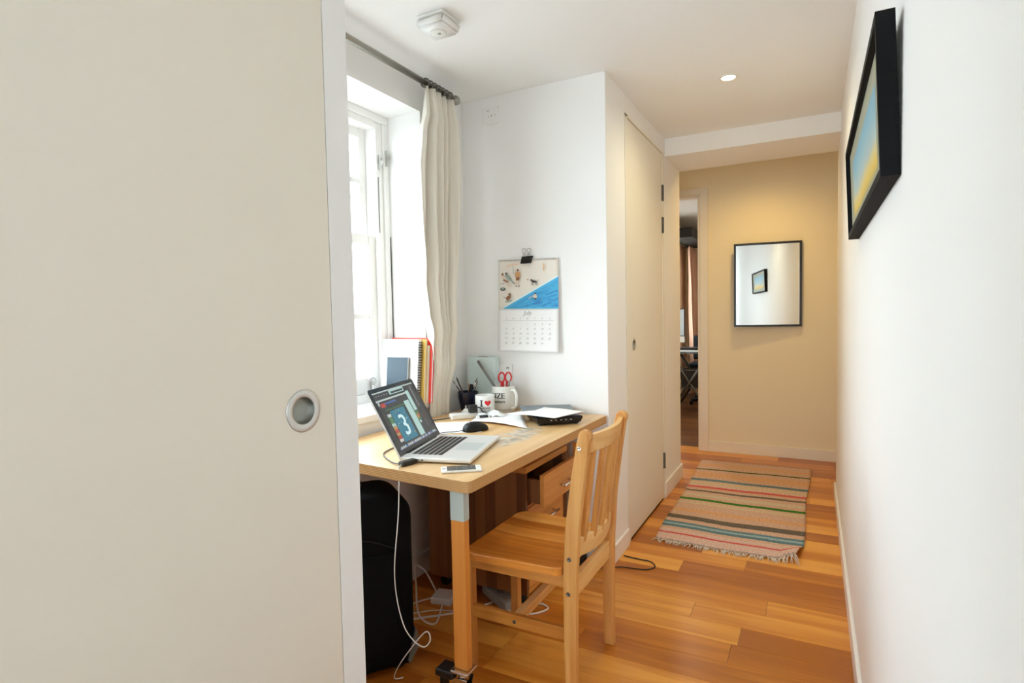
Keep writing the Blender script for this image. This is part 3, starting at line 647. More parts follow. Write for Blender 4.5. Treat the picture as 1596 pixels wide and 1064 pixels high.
# ------------------------------------------------------------------ drawer unit
def pedestal():
    x0, x1, y0, y1, zb, zt = -1.50, -1.02, 2.030, 2.462, 0.06, 0.588
    t = thing('drawer_unit', 'beech drawer unit under the desk with its top drawer pulled open', 'drawer unit', ((x0 + x1) / 2, (y0 + y1) / 2, 0))
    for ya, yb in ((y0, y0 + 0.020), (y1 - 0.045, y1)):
        boxobj('side_panel', (x0, x1 - 0.001, ya, yb, zb, zt - 0.026), CABW_SHADED, t, bev=0.001)
    boxobj('top_panel', (x0, x1 + 0.004, y0, y1, zt - 0.026, zt), DRAWW, t, bev=0.001)
    boxobj('bottom_panel', (x0, x1 - 0.002, y0 + 0.02, y1 - 0.045, zb, zb + 0.018), DRAWW, t)
    boxobj('back_panel', (x0, x0 + 0.01, y0 + 0.02, y1 - 0.045, zb + 0.018, zt - 0.026), CABW_SHADED, t)
    boxobj('drawer_rail', (x1 - 0.03, x1 - 0.002, y0 + 0.02, y1 - 0.045, 0.416, 0.424), DRAWW, t)
    def drawer(za, zb_, pull, hy0, hy1, hz):
        xf = x1 + pull; bm = B()
        bx(bm, xf - 0.018, xf, y0 + 0.0225, y1 - 0.0475, za, zb_)
        d = obj('drawer', bm, DRAWW, t, bev=0.001)
        bm = B(); ya, yb = y0 + 0.030, y1 - 0.054; xb = xf - 0.40; zt_ = zb_ - 0.022; zl = za + 0.010
        bx(bm, xb, xf - 0.018, ya, ya + 0.012, zl, zt_); bx(bm, xb, xf - 0.018, yb - 0.012, yb, zl, zt_); bx(bm, xb, xb + 0.012, ya + 0.012, yb - 0.012, zl, zt_); bx(bm, xb + 0.012, xf - 0.018, ya + 0.012, yb - 0.012, zl, zl + 0.006)
        obj('drawer_box', bm, CABW_SHADED, d)
        bm = B(); tube(bm, [(xf + 0.024, hy0 - 0.008, hz), (xf + 0.024, hy1 + 0.008, hz)], 0.0055, 10)
        for yy in (hy0 + 0.006, hy1 - 0.006): tube(bm, [(xf - 0.002, yy, hz), (xf + 0.024, yy, hz)], 0.004, 8)
        obj('handle', bm, CHROME, d)
    drawer(0.426, 0.556, 0.072, 2.215, 2.315, 0.477)
    drawer(0.254, 0.412, 0.0, 2.195, 2.305, 0.335)
    drawer(0.082, 0.248, 0.0, 2.195, 2.305, 0.165)
    for cx in (x0 + 0.05, x1 - 0.05):
        for cy in (y0 + 0.05, y1 - 0.05):
            bm = B(); lathe(bm, [(0, -0.012), (0.022, -0.012), (0.025, 0), (0.022, 0.012), (0, 0.012)], (cx, cy, 0.025), 'y', 18); tube(bm, [(cx, cy, 0.03), (cx, cy, 0.06)], 0.007, 8)
            obj('castor', bm, BLACKP, t)
pedestal()

# ------------------------------------------------------------------ chair (faces the desk, -X)
def chair():
    t = thing('dining_chair', 'light wooden slat-back dining chair pushed up to the desk', 'chair', (-0.845, 1.775, 0)); t.scale = (1, 1, 1.02)
    o = Vector((-0.84, 1.775, 0)); HW = 0.195                   # half width over the posts
    # seat
    zs = 0.420; th = 0.024
    bm = B()
    out = []
    def corner(cx, cy, r, a0): return [(cx + r * math.cos(a0 + PI / 2 * i / 8), cy + r * math.sin(a0 + PI / 2 * i / 8)) for i in range(9)]
    xf, xb, yf, yb = -1.022, -0.672, 0.222, 0.205
    out = corner(xf + 0.055, 1.775 - yf + 0.055, 0.055, PI) + [(xb - 0.028, 1.775 - yb - 0.004)] + corner(xb - 0.020, 1.775 - yb + 0.018, 0.018, 1.5 * PI) + [(xb, 1.775 - 0.15), (xb, 1.775 + 0.15)] + corner(xb - 0.020, 1.775 + yb - 0.018, 0.018, 0) + corner(xf + 0.055, 1.775 + yf - 0.055, 0.055, PI / 2)
    # top surface dished: inset grid of rings toward the middle
    n = len(out); cen = Vector((-0.845, 1.775)); rings = []
    for s, dz in ((1.0, -th), (1.0, -0.004), (0.985, 0.0), (0.9, -0.002), (0.7, -0.0055), (0.4, -0.008)):
        rings.append([bm.verts.new((cen.x + (x - cen.x) * s, cen.y + (y_ - cen.y) * s, zs + dz)) for x, y_ in out])
    for A, C in zip(rings, rings[1:]):
        for k in range(n): bm.faces.new((A[k], A[(k + 1) % n], C[(k + 1) % n], C[k]))
    bm.faces.new(rings[0][::-1]); bm.faces.new(rings[-1])
    obj('seat', bm, SEATW, t)
    # rear uprights: straight leg below, leaning back above the seat, round top
    def upright(ys, sgn):
        prof = [(0.0, -0.668, -0.632), (0.20, -0.672, -0.632), (0.40, -0.672, -0.628), (0.55, -0.662, -0.618), (0.70, -0.640, -0.598), (0.80, -0.622, -0.582)]
        poly = [(b_, z) for z, a_, b_ in prof]
        cx, r = -0.599, 0.0205
        poly += [(cx + 0.003 + r * math.cos(a), 0.818 + r * math.sin(a)) for a in [PI * i / 10 for i in range(11)]]
        poly += [(a_, z) for z, a_, b_ in reversed(prof)]
        bm = B(); prism(bm, poly, ys, ys + 0.026 * 1, axis='y')
        l = obj('rear_leg', bm, CHAIRW, t, bev=0.003)
        for (x, z) in ((-0.613, 0.783), (-0.650, 0.448), (-0.655, 0.342)):
            bm = B(); yo = ys if sgn < 0 else ys + 0.026
            lathe(bm, [(0.0068, 0.0), (0.0068, sgn * 0.0012), (0.0045, sgn * 0.0016), (0.0035, sgn * 0.0002), (0, sgn * 0.0002)], (x, yo, z), 'y', 14); obj('bolt', bm, DSTEEL if z < 0.7 else CHROME, l)
    upright(1.580, -1); upright(1.944, 1)
    for ys in (1.600, 1.932):
        bm = B(); bx(bm, -1.044, -1.012, ys, ys + 0.032, 0, zs - th)
        obj('front_leg', bm, CHAIRW, t, bev=0.003)
    # aprons
    for nm, lim, m_ in (('side_apron', (-1.012, -0.670, 1.603, 1.622, 0.348, zs - th), SIDEW), ('side_apron', (-1.012, -0.670, 1.940, 1.959, 0.348, zs - th), SIDEW),
                        ('front_apron', (-1.038, -1.019, 1.632, 1.932, 0.348, zs - th), RAILW), ('rear_apron', (-0.664, -0.642, 1.606, 1.944, 0.318, 0.378), RAILW)):
        boxobj(nm, lim, m_, t, bev=0.002)
    for yy in (1.604, 1.941):
        bm = B(); bx(bm, -1.012, -0.668, yy, yy + 0.018, 0.182, 0.222)
        s = obj('side_stretcher', bm, SIDEW, t, bev=0.002)
        bm = B(); sg = -1 if yy < 1.7 else 1; lathe(bm, [(0.006, 0), (0.006, sg * 0.0012), (0.003, sg * 0.0004), (0, sg * 0.0004)], (-0.855, yy if sg < 0 else yy + 0.018, 0.200), 'y', 12); obj('bolt', bm, DSTEEL, s)
    boxobj('cross_stretcher', (-0.868, -0.842, 1.622, 1.941, 0.186, 0.218), RAILW, t, bev=0.002)
    # curved back rails (bow to the rear)
    def rail(name, zc, x0, hgt, thk, lean, scoop):
        bm = B(); n = 16; A = []
        for i in range(n + 1):
            u = i / n; y_ = 1.606 + (1.944 - 1.606) * u; bow = 0.026 * (1 - (2 * u - 1) ** 2)
            dz = scoop * (1 - (2 * u - 1) ** 2); row_ = []
            for (dx, z) in ((-thk / 2, zc - hgt / 2 - dz), (thk / 2, zc - hgt / 2 - dz), (thk / 2, zc + hgt / 2 - dz * 0.6), (-thk / 2, zc + hgt / 2 - dz * 0.6)):
                row_.append(bm.verts.new((x0 + dx + bow + lean * (z - zc), y_, z)))
            A.append(row_)
        for P_, Q in zip(A, A[1:]):
            for k in range(4): bm.faces.new((P_[k], P_[(k + 1) % 4], Q[(k + 1) % 4], Q[k]))
        bm.faces.new(A[0]); bm.faces.new(A[-1][::-1])
        obj(name, bm, RAILW, t, bev=0.002)
    rail('top_rail', 0.792, -0.602, 0.056, 0.018, 0.16, 0.0)
    rail('lower_rail', 0.475, -0.645, 0.056, 0.018, 0.10, 0.012)
    for k in range(5):
        u = 0.13 + k * 0.185; y_ = 1.606 + 0.338 * u; bow = 0.026 * (1 - (2 * u - 1) ** 2)
        bm = B(); w2, t2 = 0.0095, 0.0085; za, zb_ = 0.49 - 0.012 * (1 - (2 * u - 1) ** 2), 0.770
        vs = bx(bm, -t2, t2, y_ - w2, y_ + w2, za, zb_)
        for v in vs: v.co.x += bow + (-0.644 + (v.co.z - 0.475) / (0.792 - 0.475) * 0.042) - 0.006 * math.sin(PI * (v.co.z - za) / (zb_ - za))
        obj('slat', bm, CHAIRW, t, bev=0.0015)
chair()

# ================================================================== ON THE DESK
def laptop():
    A = math.radians(14.5); L, W_ = 0.372, 0.247
    t = thing('laptop', 'open silver laptop with an image editor on its screen, on the desk', 'laptop', (-1.129, 1.681, ZD), A)
    alu = mat('aluminium', (0.82, 0.82, 0.82), 0.45, 0.55); kb = mat('key_black', (0.02, 0.02, 0.022), 0.5)
    bm = B(); bx(bm, -W_ / 2, W_ / 2, -L / 2, L / 2, 0.003, 0.0165, bev=0.0045, seg=3); base = obj('base', bm, alu, t, world=False)
    for sx in (-0.1, 0.1):
        for sy in (-0.15, 0.15): bm = B(); lathe(bm, [(0.006, 0), (0.006, 0.004)], (sx, sy, 0), n=10); obj('foot', bm, BLACKP, base, world=False)
    bm = B(); rows = 6; kx0, kx1 = -0.098, 0.012; nk = 14
    for r_ in range(rows):
        xa = kx0 + (kx1 - kx0) * r_ / rows
        if r_ == 5:
            cells = [(-0.140, -0.120), (-0.118, -0.100), (-0.098, -0.078), (-0.076, -0.052), (-0.050, 0.046), (0.048, 0.070), (0.072, 0.090), (0.094, 0.140)]
        else:
            cells = [(-0.140 + 0.28 * k / nk + 0.001, -0.140 + 0.28 * (k + 1) / nk - 0.001) for k in range(nk)]
        for a, b_ in cells: bx(bm, xa + 0.0018, xa + (kx1 - kx0) / rows - 0.0018, a + 0.0008, b_ - 0.0008, 0.0165, 0.0176)
    k = obj('keys', bm, kb, base, world=False, kind='stuff')
    bm = B(); bx(bm, kx0 - 0.002, kx1 + 0.002, -0.142, 0.142, 0.0164, 0.0167); obj('key_bed', bm, mat('key_bed_grey', (0.80, 0.80, 0.80), 0.5, 0.2), base, world=False)
    bm = B(); bx(bm, 0.024, 0.106, -0.055, 0.055, 0.01642, 0.0168); obj('trackpad', bm, mat('trackpad_grey', (0.66, 0.70, 0.71), 0.4, 0.3), base, world=False)
    for i, xx in enumerate((-0.085, -0.072, -0.06, -0.045)): bm = B(); bx(bm, xx, xx + 0.008, -L / 2 - 0.0004, -L / 2 + 0.002, 0.008, 0.0115); obj('port', bm, BLACKM, base, world=False)
    # lid : hinged at x = -W/2, leaning back 28 degrees
    T = math.radians(28); hx, hz = -W_ / 2 + 0.006, 0.018; LH = 0.243
    def Q(s, y_, d): # s up the lid, d in front of the glass
        return (hx - math.sin(T) * s + math.cos(T) * d, y_, hz + math.cos(T) * s + math.sin(T) * d)
    bm = B(); vs = bx(bm, -0.006, 0.0, -L / 2, L / 2, -0.012, LH, mi=0)
    for e in [e for e in bm.edges if abs(e.verts[0].co.x - e.verts[1].co.x) > 0.003 and e.verts[0].co.z > 0.1]: pass
    es = [e for e in bm.edges if abs(e.verts[0].co.x - e.verts[1].co.x) > 0.003 and e.verts[0].co.z > 0.1]
    bmesh.ops.bevel(bm, geom=es, offset=0.010, segments=4, affect='EDGES')
    for v in bm.verts: v.co = Vector(Q(v.co.z, v.co.y, v.co.x))
    lid = obj('lid', bm, alu, t, world=False)
    bm = B(); c = 0.010; pl = [(-L / 2, -0.004), (L / 2, -0.004), (L / 2, LH - c), (L / 2 - 0.003, LH - 0.003), (L / 2 - c, LH), (-L / 2 + c, LH), (-L / 2 + 0.003, LH - 0.003), (-L / 2, LH - c)]
    bm.faces.new([bm.verts.new(Q(s, y_, 0.0008)) for y_, s in pl])
    obj('screen_glass', bm, mat('screen_bezel', (0.012, 0.012, 0.013), 0.25), lid, world=False)
    def em(n_, c, s=1.0): return mat(n_, (0.0, 0.0, 0.0), 0.3, emit=c, estr=s * 0.52)
    ML = [em('px_dark', (0.035, 0.035, 0.035)), em('px_bar', (0.50, 0.58, 0.55)), em('px_teal', (0.020, 0.19, 0.27)), em('px_white', (0.65, 0.85, 0.85)), em('px_panel', (0.42, 0.62, 0.57)),
          em('px_red', (0.45, 0.04, 0.025)), em('px_green', (0.05, 0.20, 0.07)), em('px_blue', (0.06, 0.12, 0.32)), em('px_ochre', (0.50, 0.28, 0.08)), em('px_lilac', (0.20, 0.20, 0.32)), em('px_tealdark', (0.05, 0.13, 0.16)), em('px_pale', (0.55, 0.55, 0.50))]
    bm = B(); z_ = [0]
    x0, x1, s0, s1 = -0.166, 0.166, 0.016, 0.228
    def R(u0, u1, v0, v1, mi):                 # u left to right, v top to bottom, both 0..1
        z_[0] += 1; d = 0.0010 + 0.000012 * z_[0]
        f = lambda u, v: Q(s1 + (s0 - s1) * v, x0 + (x1 - x0) * u, d)
        quad(bm, [f(u0, v0), f(u1, v0), f(u1, v1), f(u0, v1)], mi)
    R(0, 1, 0, 1, 0); R(0, 1, 0, 0.022, 1); R(0.36, 0.72, 0.022, 0.10, 4); R(0.40, 0.70, 0.05, 0.085, 0); R(0, 0.78, 0.135, 0.165, 1); R(0.02, 0.05, 0.17, 0.23, 1)
    rg = random.Random(5)
    for k_ in range(5): R(0.05 + k_ * 0.06, 0.07 + k_ * 0.06, 0.06, 0.075, 11)
    R(0.06, 0.16, 0.20, 0.27, 5); R(0.16, 0.42, 0.20, 0.235, 7)
    R(0.10, 0.62, 0.32, 0.335, 6)
    R(0.18, 0.52, 0.36, 0.92, 2)
    for k_ in range(60):
        u, v = rg.uniform(0.18, 0.49), rg.uniform(0.36, 0.89); R(u, u + rg.uniform(0.008, 0.03), v, v + rg.uniform(0.008, 0.03), rg.choice([2, 10, 10, 7, 8, 4, 9]))
    for k_, (mi) in enumerate([1, 6, 6, 4, 8, 5, 8, 5, 11]): R(0.085, 0.165, 0.40 + k_ * 0.055, 0.45 + k_ * 0.055, mi)
    for k_ in range(14): u, v = rg.uniform(0.085, 0.15), rg.uniform(0.45, 0.86); R(u, u + 0.012, v, v + 0.012, rg.choice([5, 11, 8, 6]))
    R(0.57, 0.70, 0.28, 0.94, 4); R(0.72, 0.80, 0.12, 0.50, 4); R(0.62, 0.63, 0.50, 0.52, 8)
    R(0.70, 0.80, 0.52, 0.68, 6); R(0.715, 0.75, 0.57, 0.66, 8); R(0.75, 0.785, 0.56, 0.64, 5); R(0.725, 0.76, 0.69, 0.74, 3)
    for k_ in range(26): R(0.875, 0.89 + rg.uniform(0, 0.02), 0.06 + k_ * 0.016, 0.067 + k_ * 0.016, 11)
    for k_ in range(9): u, v = 0.83 + rg.uniform(0, 0.10), 0.58 + rg.uniform(0, 0.14); R(u, u + 0.012, v, v + 0.012, rg.choice([5, 6, 11]))
    R(0.86, 0.865, 0.70, 0.86, 11)
    R(0.0, 1.0, 0.975, 1.0, 9)
    for k_ in range(22): R(0.03 + k_ * 0.043, 0.06 + k_ * 0.043, 0.955, 0.992, rg.choice([1, 7, 9, 11, 4, 1, 3]))
    add_text(bm, '3', 0.112, lambda x, y_: Q(s1 + (s0 - s1) * 0.83 + y_, x0 + (x1 - x0) * 0.35 + x, 0.0026), 3, bold=0.002)
    obj('screen_image', bm, ML, lid, world=False)
    bm = B(); tube(bm, [(hx + 0.002, -0.13, 0.016), (hx + 0.002, 0.13, 0.016)], 0.006, 10); obj('hinge', bm, BLACKP, t, world=False)
laptop()

def phone():
    t = thing('phone', 'white smartphone lying face up at the desk edge before the laptop', 'phone', (-0.957, 1.468, ZD), math.radians(36))
    bm = B(); bx(bm, -0.062, 0.062, -0.030, 0.030, 0, 0.008, bev=0.0035, seg=3); obj('body', bm, WHITEP, t, world=False)
    bm = B(); bx(bm, -0.044, 0.044, -0.026, 0.026, 0.0078, 0.0084); obj('screen', bm, mat('phone_screen', (0.06, 0.065, 0.065), 0.12), t, world=False)
    bm = B(); lathe(bm, [(0.006, 0.0078), (0.006, 0.0083), (0.0045, 0.0081), (0, 0.0081)], (-0.053, 0, 0), n=16); obj('home_button', bm, GREYP, t, world=False)
    bm = B(); bx(bm, 0.051, 0.053, -0.006, 0.006, 0.0079, 0.0083); obj('earpiece', bm, GREYP, t, world=False)
phone()
def mouse():
    t = thing('computer_mouse', 'black computer mouse lying on white papers behind the laptop', 'mouse', (-1.232, 2.006, ZD + 0.002), math.radians(62))
    bm = B(); prof = [(0.0, 0.0), (0.25, 0.75), (0.6, 1.0), (0.85, 0.96), (1, 0.85)]
    n, mR = 28, 10; rings = []
    for j in range(mR + 1):
        a = PI / 2 * j / mR; rr_, hh = math.cos(a), math.sin(a); ring = []
        for k in range(n):
            th_ = 2 * PI * k / n; ex = math.copysign(abs(math.cos(th_)) ** 0.85, math.cos(th_)); ey = math.copysign(abs(math.sin(th_)) ** 0.85, math.sin(th_))
            x = 0.058 * ex * rr_; ring.append(bm.verts.new((x, 0.033 * ey * rr_ * (1 - 0.10 * ex), 0.036 * hh ** 0.8 * (1 - 0.22 * ex * rr_))))
        rings.append(ring)
    for P_, Q in zip(rings, rings[1:]):
        for k in range(n): bm.faces.new((P_[k], P_[(k + 1) % n], Q[(k + 1) % n], Q[k]))
    bm.faces.new(rings[0][::-1])
    bmesh.ops.remove_doubles(bm, verts=bm.verts, dist=1e-5)
    obj('shell', bm, mat('mouse_black', (0.008, 0.008, 0.009), 0.5, spec=0.3), t, world=False, smooth=True)
    bm = B(); lathe(bm, [(0, -0.004), (0.009, -0.004), (0.010, 0), (0.009, 0.004), (0, 0.004)], (-0.030, 0, 0.026), 'y', 18); obj('scroll_wheel', bm, GREYP, t, world=False)
    bm = B(); tube(bm, spline([(-0.055, 0, 0.008), (-0.09, 0.01, 0.004), (-0.13, 0.03, 0.004), (-0.16, 0.02, 0.004)], 6), 0.002, 6); obj('cable', bm, BLACKP, t, world=False)
mouse()

def sheet(name, label, cat, corners, lift=None, z=ZD, m_=PAPER, n=14, group=None, thick=0.0006):
    """sheet of paper over four corners (x,y); lift(u,v) adds height"""
    c = [Vector((*p, 0)) for p in corners]; bm = B(); base = sum(c, Vector()) / 4
    g = [[None] * (n + 1) for _ in range(n + 1)]
    for i in range(n + 1):
        for j in range(n + 1):
            u, v = i / n, j / n; p = (c[0] * (1 - u) + c[1] * u) * (1 - v) + (c[3] * (1 - u) + c[2] * u) * v - base
            p.z = 0.0008 + (lift(u, v) if lift else 0); g[i][j] = bm.verts.new(p)
    for i in range(n):
        for j in range(n): bm.faces.new((g[i][j], g[i + 1][j], g[i + 1][j + 1], g[i][j + 1])).smooth = True
    o = obj(name, bm, m_); o.location = (base.x, base.y, z)
    md = o.modifiers.new('t', 'SOLIDIFY'); md.thickness = thick; md.offset = 1
    return tag(o, label, cat, group)
# A: sheet over the black slim box ; B: sheet with a raised corner in front ; C: sheet by the laptop screen
slim = thing('slim_black_box', 'slim black disc drive with a row of small lights, under a paper sheet', 'disc drive', (-1.022, 2.318, ZD), math.radians(40))
bm = B(); vs = bx(bm, -0.105, 0.110, -0.105, 0.100, 0.004, 0.036)
for v in vs:
    if v.co.z < 0.01: v.co.x *= 0.88; v.co.y *= 0.90
bmesh.ops.bevel(bm, geom=list(bm.edges), offset=0.006, segments=3, affect='EDGES')
obj('case', bm, mat('gloss_black', (0.012, 0.012, 0.014), 0.22), slim, world=False, smooth=False)
for k in range(5): bm = B(); bx(bm, -0.04 + k * 0.022, -0.034 + k * 0.022, -0.1052, -0.098, 0.022, 0.025); obj('indicator_light', bm, mat('pale_led', (0.6, 0.62, 0.6), 0.4), slim, world=False)
for sx in (-0.08, 0.08):
    for sy in (-0.08, 0.08): bm = B(); lathe(bm, [(0.008, 0), (0.008, 0.006)], (sx, sy, 0), n=10); obj('foot', bm, BLACKP, slim, world=False)
gf = thing('grey_folder', 'flat grey folder lying on the black disc drive beneath a paper sheet', 'folder', (-1.10, 2.425, ZD + 0.0365), math.radians(30))
bm = B(); bx(bm, -0.12, 0.12, -0.075, 0.075, 0.001, 0.004); obj('cover', bm, mat('slate_grey_card', (0.22, 0.25, 0.27), 0.6), gf, world=False, bev=0.001)
bm = B(); bx(bm, -0.115, 0.115, -0.07, 0.07, 0.0, 0.0012); obj('page', bm, PAPER, gf, world=False)
sheet('paper_sheet', 'white paper sheet lying over the slim black disc drive', 'paper', [(-1.195, 2.225), (-0.948, 2.170), (-0.888, 2.355), (-1.130, 2.435)], lambda u, v: 0.042 - 0.016 * max(0, 0.45 - u) * (1 - 0.5 * v) + 0.003 * v * u)
sheet('paper_sheet', 'white paper sheet with one corner curling up, between mouse and disc drive', 'paper', [(-1.355, 2.170), (-1.046, 2.112), (-1.225, 2.400), (-1.380, 2.255)], lambda u, v: 0.002 + 0.022 * u * (1 - u) * (1 - v) + 0.016 * v * u + 0.003 * math.sin(3 * u + v) ** 2)
sheet('paper_sheet', 'white paper sheet lying flat behind the laptop screen under the mouse', 'paper', [(-1.375, 1.86), (-1.19, 1.985), (-1.335, 2.19), (-1.515, 2.06)], lambda u, v: 0.0004)
# white adaptor block and clutter in front of the mugs
ad = thing('adaptor_block', 'white multi-socket adaptor lying on the desk left of the heart mug', 'adaptor', (-1.425, 2.235, ZD), math.radians(52))
bm = B(); bx(bm, -0.075, 0.075, -0.024, 0.024, 0, 0.026, bev=0.006, seg=3); obj('body', bm, WHITEP, ad, world=False)
for k in range(3):
    bm = B(); lathe(bm, [(0.017, 0.0255), (0.017, 0.028), (0.013, 0.028), (0.012, 0.0262), (0, 0.0262)], (-0.048 + k * 0.046, 0, 0), n=18); obj('socket', bm, mat('pale_grey_plastic', (0.7, 0.7, 0.7), 0.4), ad, world=False)
bm = B(); tube(bm, spline([(-0.075, 0, 0.008), (-0.12, 0.01, 0.004), (-0.16, 0.0, 0.004), (-0.20, -0.03, 0.004)], 6), 0.0025, 6); obj('cable', bm, BLACKP, ad, world=False)
pl = thing('black_plug', 'black mains plug standing in the white adaptor on the desk', 'plug', (-1.392, 2.245, ZD + 0.0275), math.radians(40))
bm = B(); bx(bm, -0.021, 0.021, -0.017, 0.017, 0, 0.036, bev=0.006); obj('body', bm, BLACKP, pl, world=False)
bm = B(); tube(bm, spline([(0.018, 0, 0.022), (0.034, 0.0, 0.02), (0.05, -0.01, -0.005), (0.075, -0.02, -0.0245)], 5), 0.003, 6); obj('cable', bm, BLACKP, pl, world=False)
tissue = B(); n = 16; rg = random.Random(9); g = {}
for i in range(n + 1):
    for j in range(n + 1):
        u, v = i / n - 0.5, j / n - 0.5
        z = 0.005 + 0.024 * (1 - 2.2 * (u * u + v * v)) * (0.6 + 0.4 * math.sin(9 * u + 4 * v)) + rg.uniform(0, 0.006)
        g[i, j] = tissue.verts.new((u * 0.125, v * 0.085, max(0.001, z)))
for i in range(n):
    for j in range(n): tissue.faces.new((g[i, j], g[i + 1, j], g[i + 1, j + 1], g[i, j + 1]))
o = obj('crumpled_tissue', tissue, mat('tissue_white', (0.82, 0.85, 0.83), 0.9), smooth=True); o.location = (-1.315, 2.285, ZD + 0.005); o.rotation_euler = (0, 0, 0.4)
tag(o, 'crumpled pale tissue lying in front of the heart mug', 'tissue')
o = B(); vs = bx(o, -0.03, 0.03, -0.011, 0.011, 0, 0.014, bev=0.003)
tp = thing('usb_stick', 'small white memory stick with a black cap in front of the crumpled tissue', 'memory stick', (-1.326, 2.222, ZD + 0.008), math.radians(45))
obj('body', o, WHITEP, tp, world=False)
bm = B(); bx(bm, -0.018, 0.024, -0.0115, 0.0115, 0.004, 0.0146, bev=0.002); obj('cap', bm, BLACKP, tp, world=False)
ch = thing('charger_plug', 'white charger plug with its lead coiled behind the adaptor block', 'charger', (-1.462, 2.318, ZD), math.radians(20))
bm = B(); bx(bm, -0.024, 0.024, -0.020, 0.020, 0, 0.030, bev=0.006); obj('body', bm, WHITEP, ch, world=False)
bm = B()
for dx, dy in ((-0.011, -0.006), (0.011, -0.006), (0, 0.010)): bx(bm, dx - 0.003, dx + 0.003, dy - 0.0015, dy + 0.0015, 0.029, 0.046)
obj('pin', bm, CHROME, ch, world=False)
bm = B(); tube(bm, spline([(0.02, -0.01, 0.012), (0.045, -0.03, 0.010), (0.03, -0.06, 0.024), (-0.01, -0.058, 0.03), (-0.03, -0.04, 0.012), (-0.04, -0.07, 0.004)], 6), 0.0022, 6); obj('lead', bm, WHITEP, ch, world=False)

def mug(name, label, x, y_, r, h, writer, hang, mcol):
    t = thing(name, label, 'mug', (x, y_, ZD))
    bm = B(); lathe(bm, [(0, 0.002), (r * 0.90, 0.0), (r * 0.985, 0.006), (r, 0.014), (r, h - 0.003), (r * 0.985, h), (r * 0.94, h - 0.002), (r * 0.93, h * 0.2), (r * 0.8, 0.010), (0, 0.008)], (0, 0, 0), n=48)
    obj('body', bm, mcol, t, world=False)
    bm = B(); c, s = math.cos(hang), math.sin(hang); pts = [(r * 0.97, h * 0.84), (r * 1.28, h * 0.86), (r * 1.55, h * 0.72), (r * 1.58, h * 0.45), (r * 1.42, h * 0.22), (r * 0.97, h * 0.15)]
    tube(bm, spline([(d * c, d * s, z) for d, z in pts], 6), r * 0.13, 12); obj('handle', bm, mcol, t, world=False)
    bm = B(); writer(bm, r, h); obj('printed_lettering', bm, [mat('mug_black_print', (0.02, 0.02, 0.02), 0.4), mat('mug_red_print', (0.72, 0.015, 0.02), 0.35)], t, world=False, kind='stuff')
    return t
def on_cyl(r, a0, z0): return lambda x, y_: ((r + 0.0007) * math.cos(a0 + x / r), (r + 0.0007) * math.sin(a0 + x / r), z0 + y_)
CER = mat('white_ceramic', (0.84, 0.84, 0.82), 0.2)
VD = math.atan2(-2.33, 1.377)                 # direction from the mugs to the viewpoint
def w_small(bm, r, h):
    f = lambda a, z: on_cyl(r, VD + a, z)
    add_text(bm, 'I', 0.040, f(-0.36, h * 0.50), 0, bold=0.0016)
    # serifs
    for zz in (h * 0.50, h * 0.50 + 0.026):
        F = f(-0.36, zz); quad(bm, [F(-0.007, 0), F(0.007, 0), F(0.007, 0.004), F(-0.007, 0.004)], 0)
    F = f(0.30, h * 0.66); hp = [(0.0128 * (16 * math.sin(a) ** 3) / 13, 0.0128 * (13 * math.cos(a) - 5 * math.cos(2 * a) - 2 * math.cos(3 * a) - math.cos(4 * a)) / 13) for a in [2 * PI * k / 28 for k in range(28)]]
    cv = bm.verts.new(F(0, 0)); prev = None
    for q in (0.25, 0.5, 0.75, 1.0):
        ring = [bm.verts.new(F(a * q, b_ * q)) for a, b_ in hp]
        for k in range(28): bm.faces.new((cv, ring[k], ring[(k + 1) % 28]) if prev is None else (prev[k], ring[k], ring[(k + 1) % 28], prev[(k + 1) % 28])).material_index = 1
        prev = ring
    add_text(bm, 'SPREAD', 0.0155, f(0, h * 0.36), 0, bold=0.0004); add_text(bm, 'SHEETS', 0.0155, f(0, h * 0.20), 0, bold=0.0004)
mug('mug', 'small white mug printed I heart SPREAD in black and red', -1.380, 2.335, 0.046, 0.098, w_small, math.radians(140), CER)
def w_big(bm, r, h):
    f = lambda a, z: on_cyl(r, VD + a, z)
    add_text(bm, 'SIZE', 0.037, f(-0.52, h * 0.56), 0, bold=0.0012); add_text(bm, 'matters', 0.021, f(-0.50, h * 0.38), 0, bold=0.0006, shear=0.15)
    for k in range(40):
        F = f(-1.3 + k * 0.07, h * 0.10); quad(bm, [F(-0.0008, 0), F(0.0008, 0), F(0.0008, 0.005), F(-0.0008, 0.005)], 0)
    for k in range(12):
        F = f(-1.2 + k * 0.22, h * 0.90 - 0.004 * (k % 2)); quad(bm, [F(-0.001, 0), F(0.001, 0), F(0.001, 0.003), F(-0.001, 0.003)], 0)
mug('mug', 'big white mug reading SIZE matters, holding red scissors and a ruler', -1.352, 2.470, 0.058, 0.128, w_big, math.radians(-18), mat('cream_ceramic', (0.80, 0.79, 0.74), 0.25))
zb = ZD + 0.012
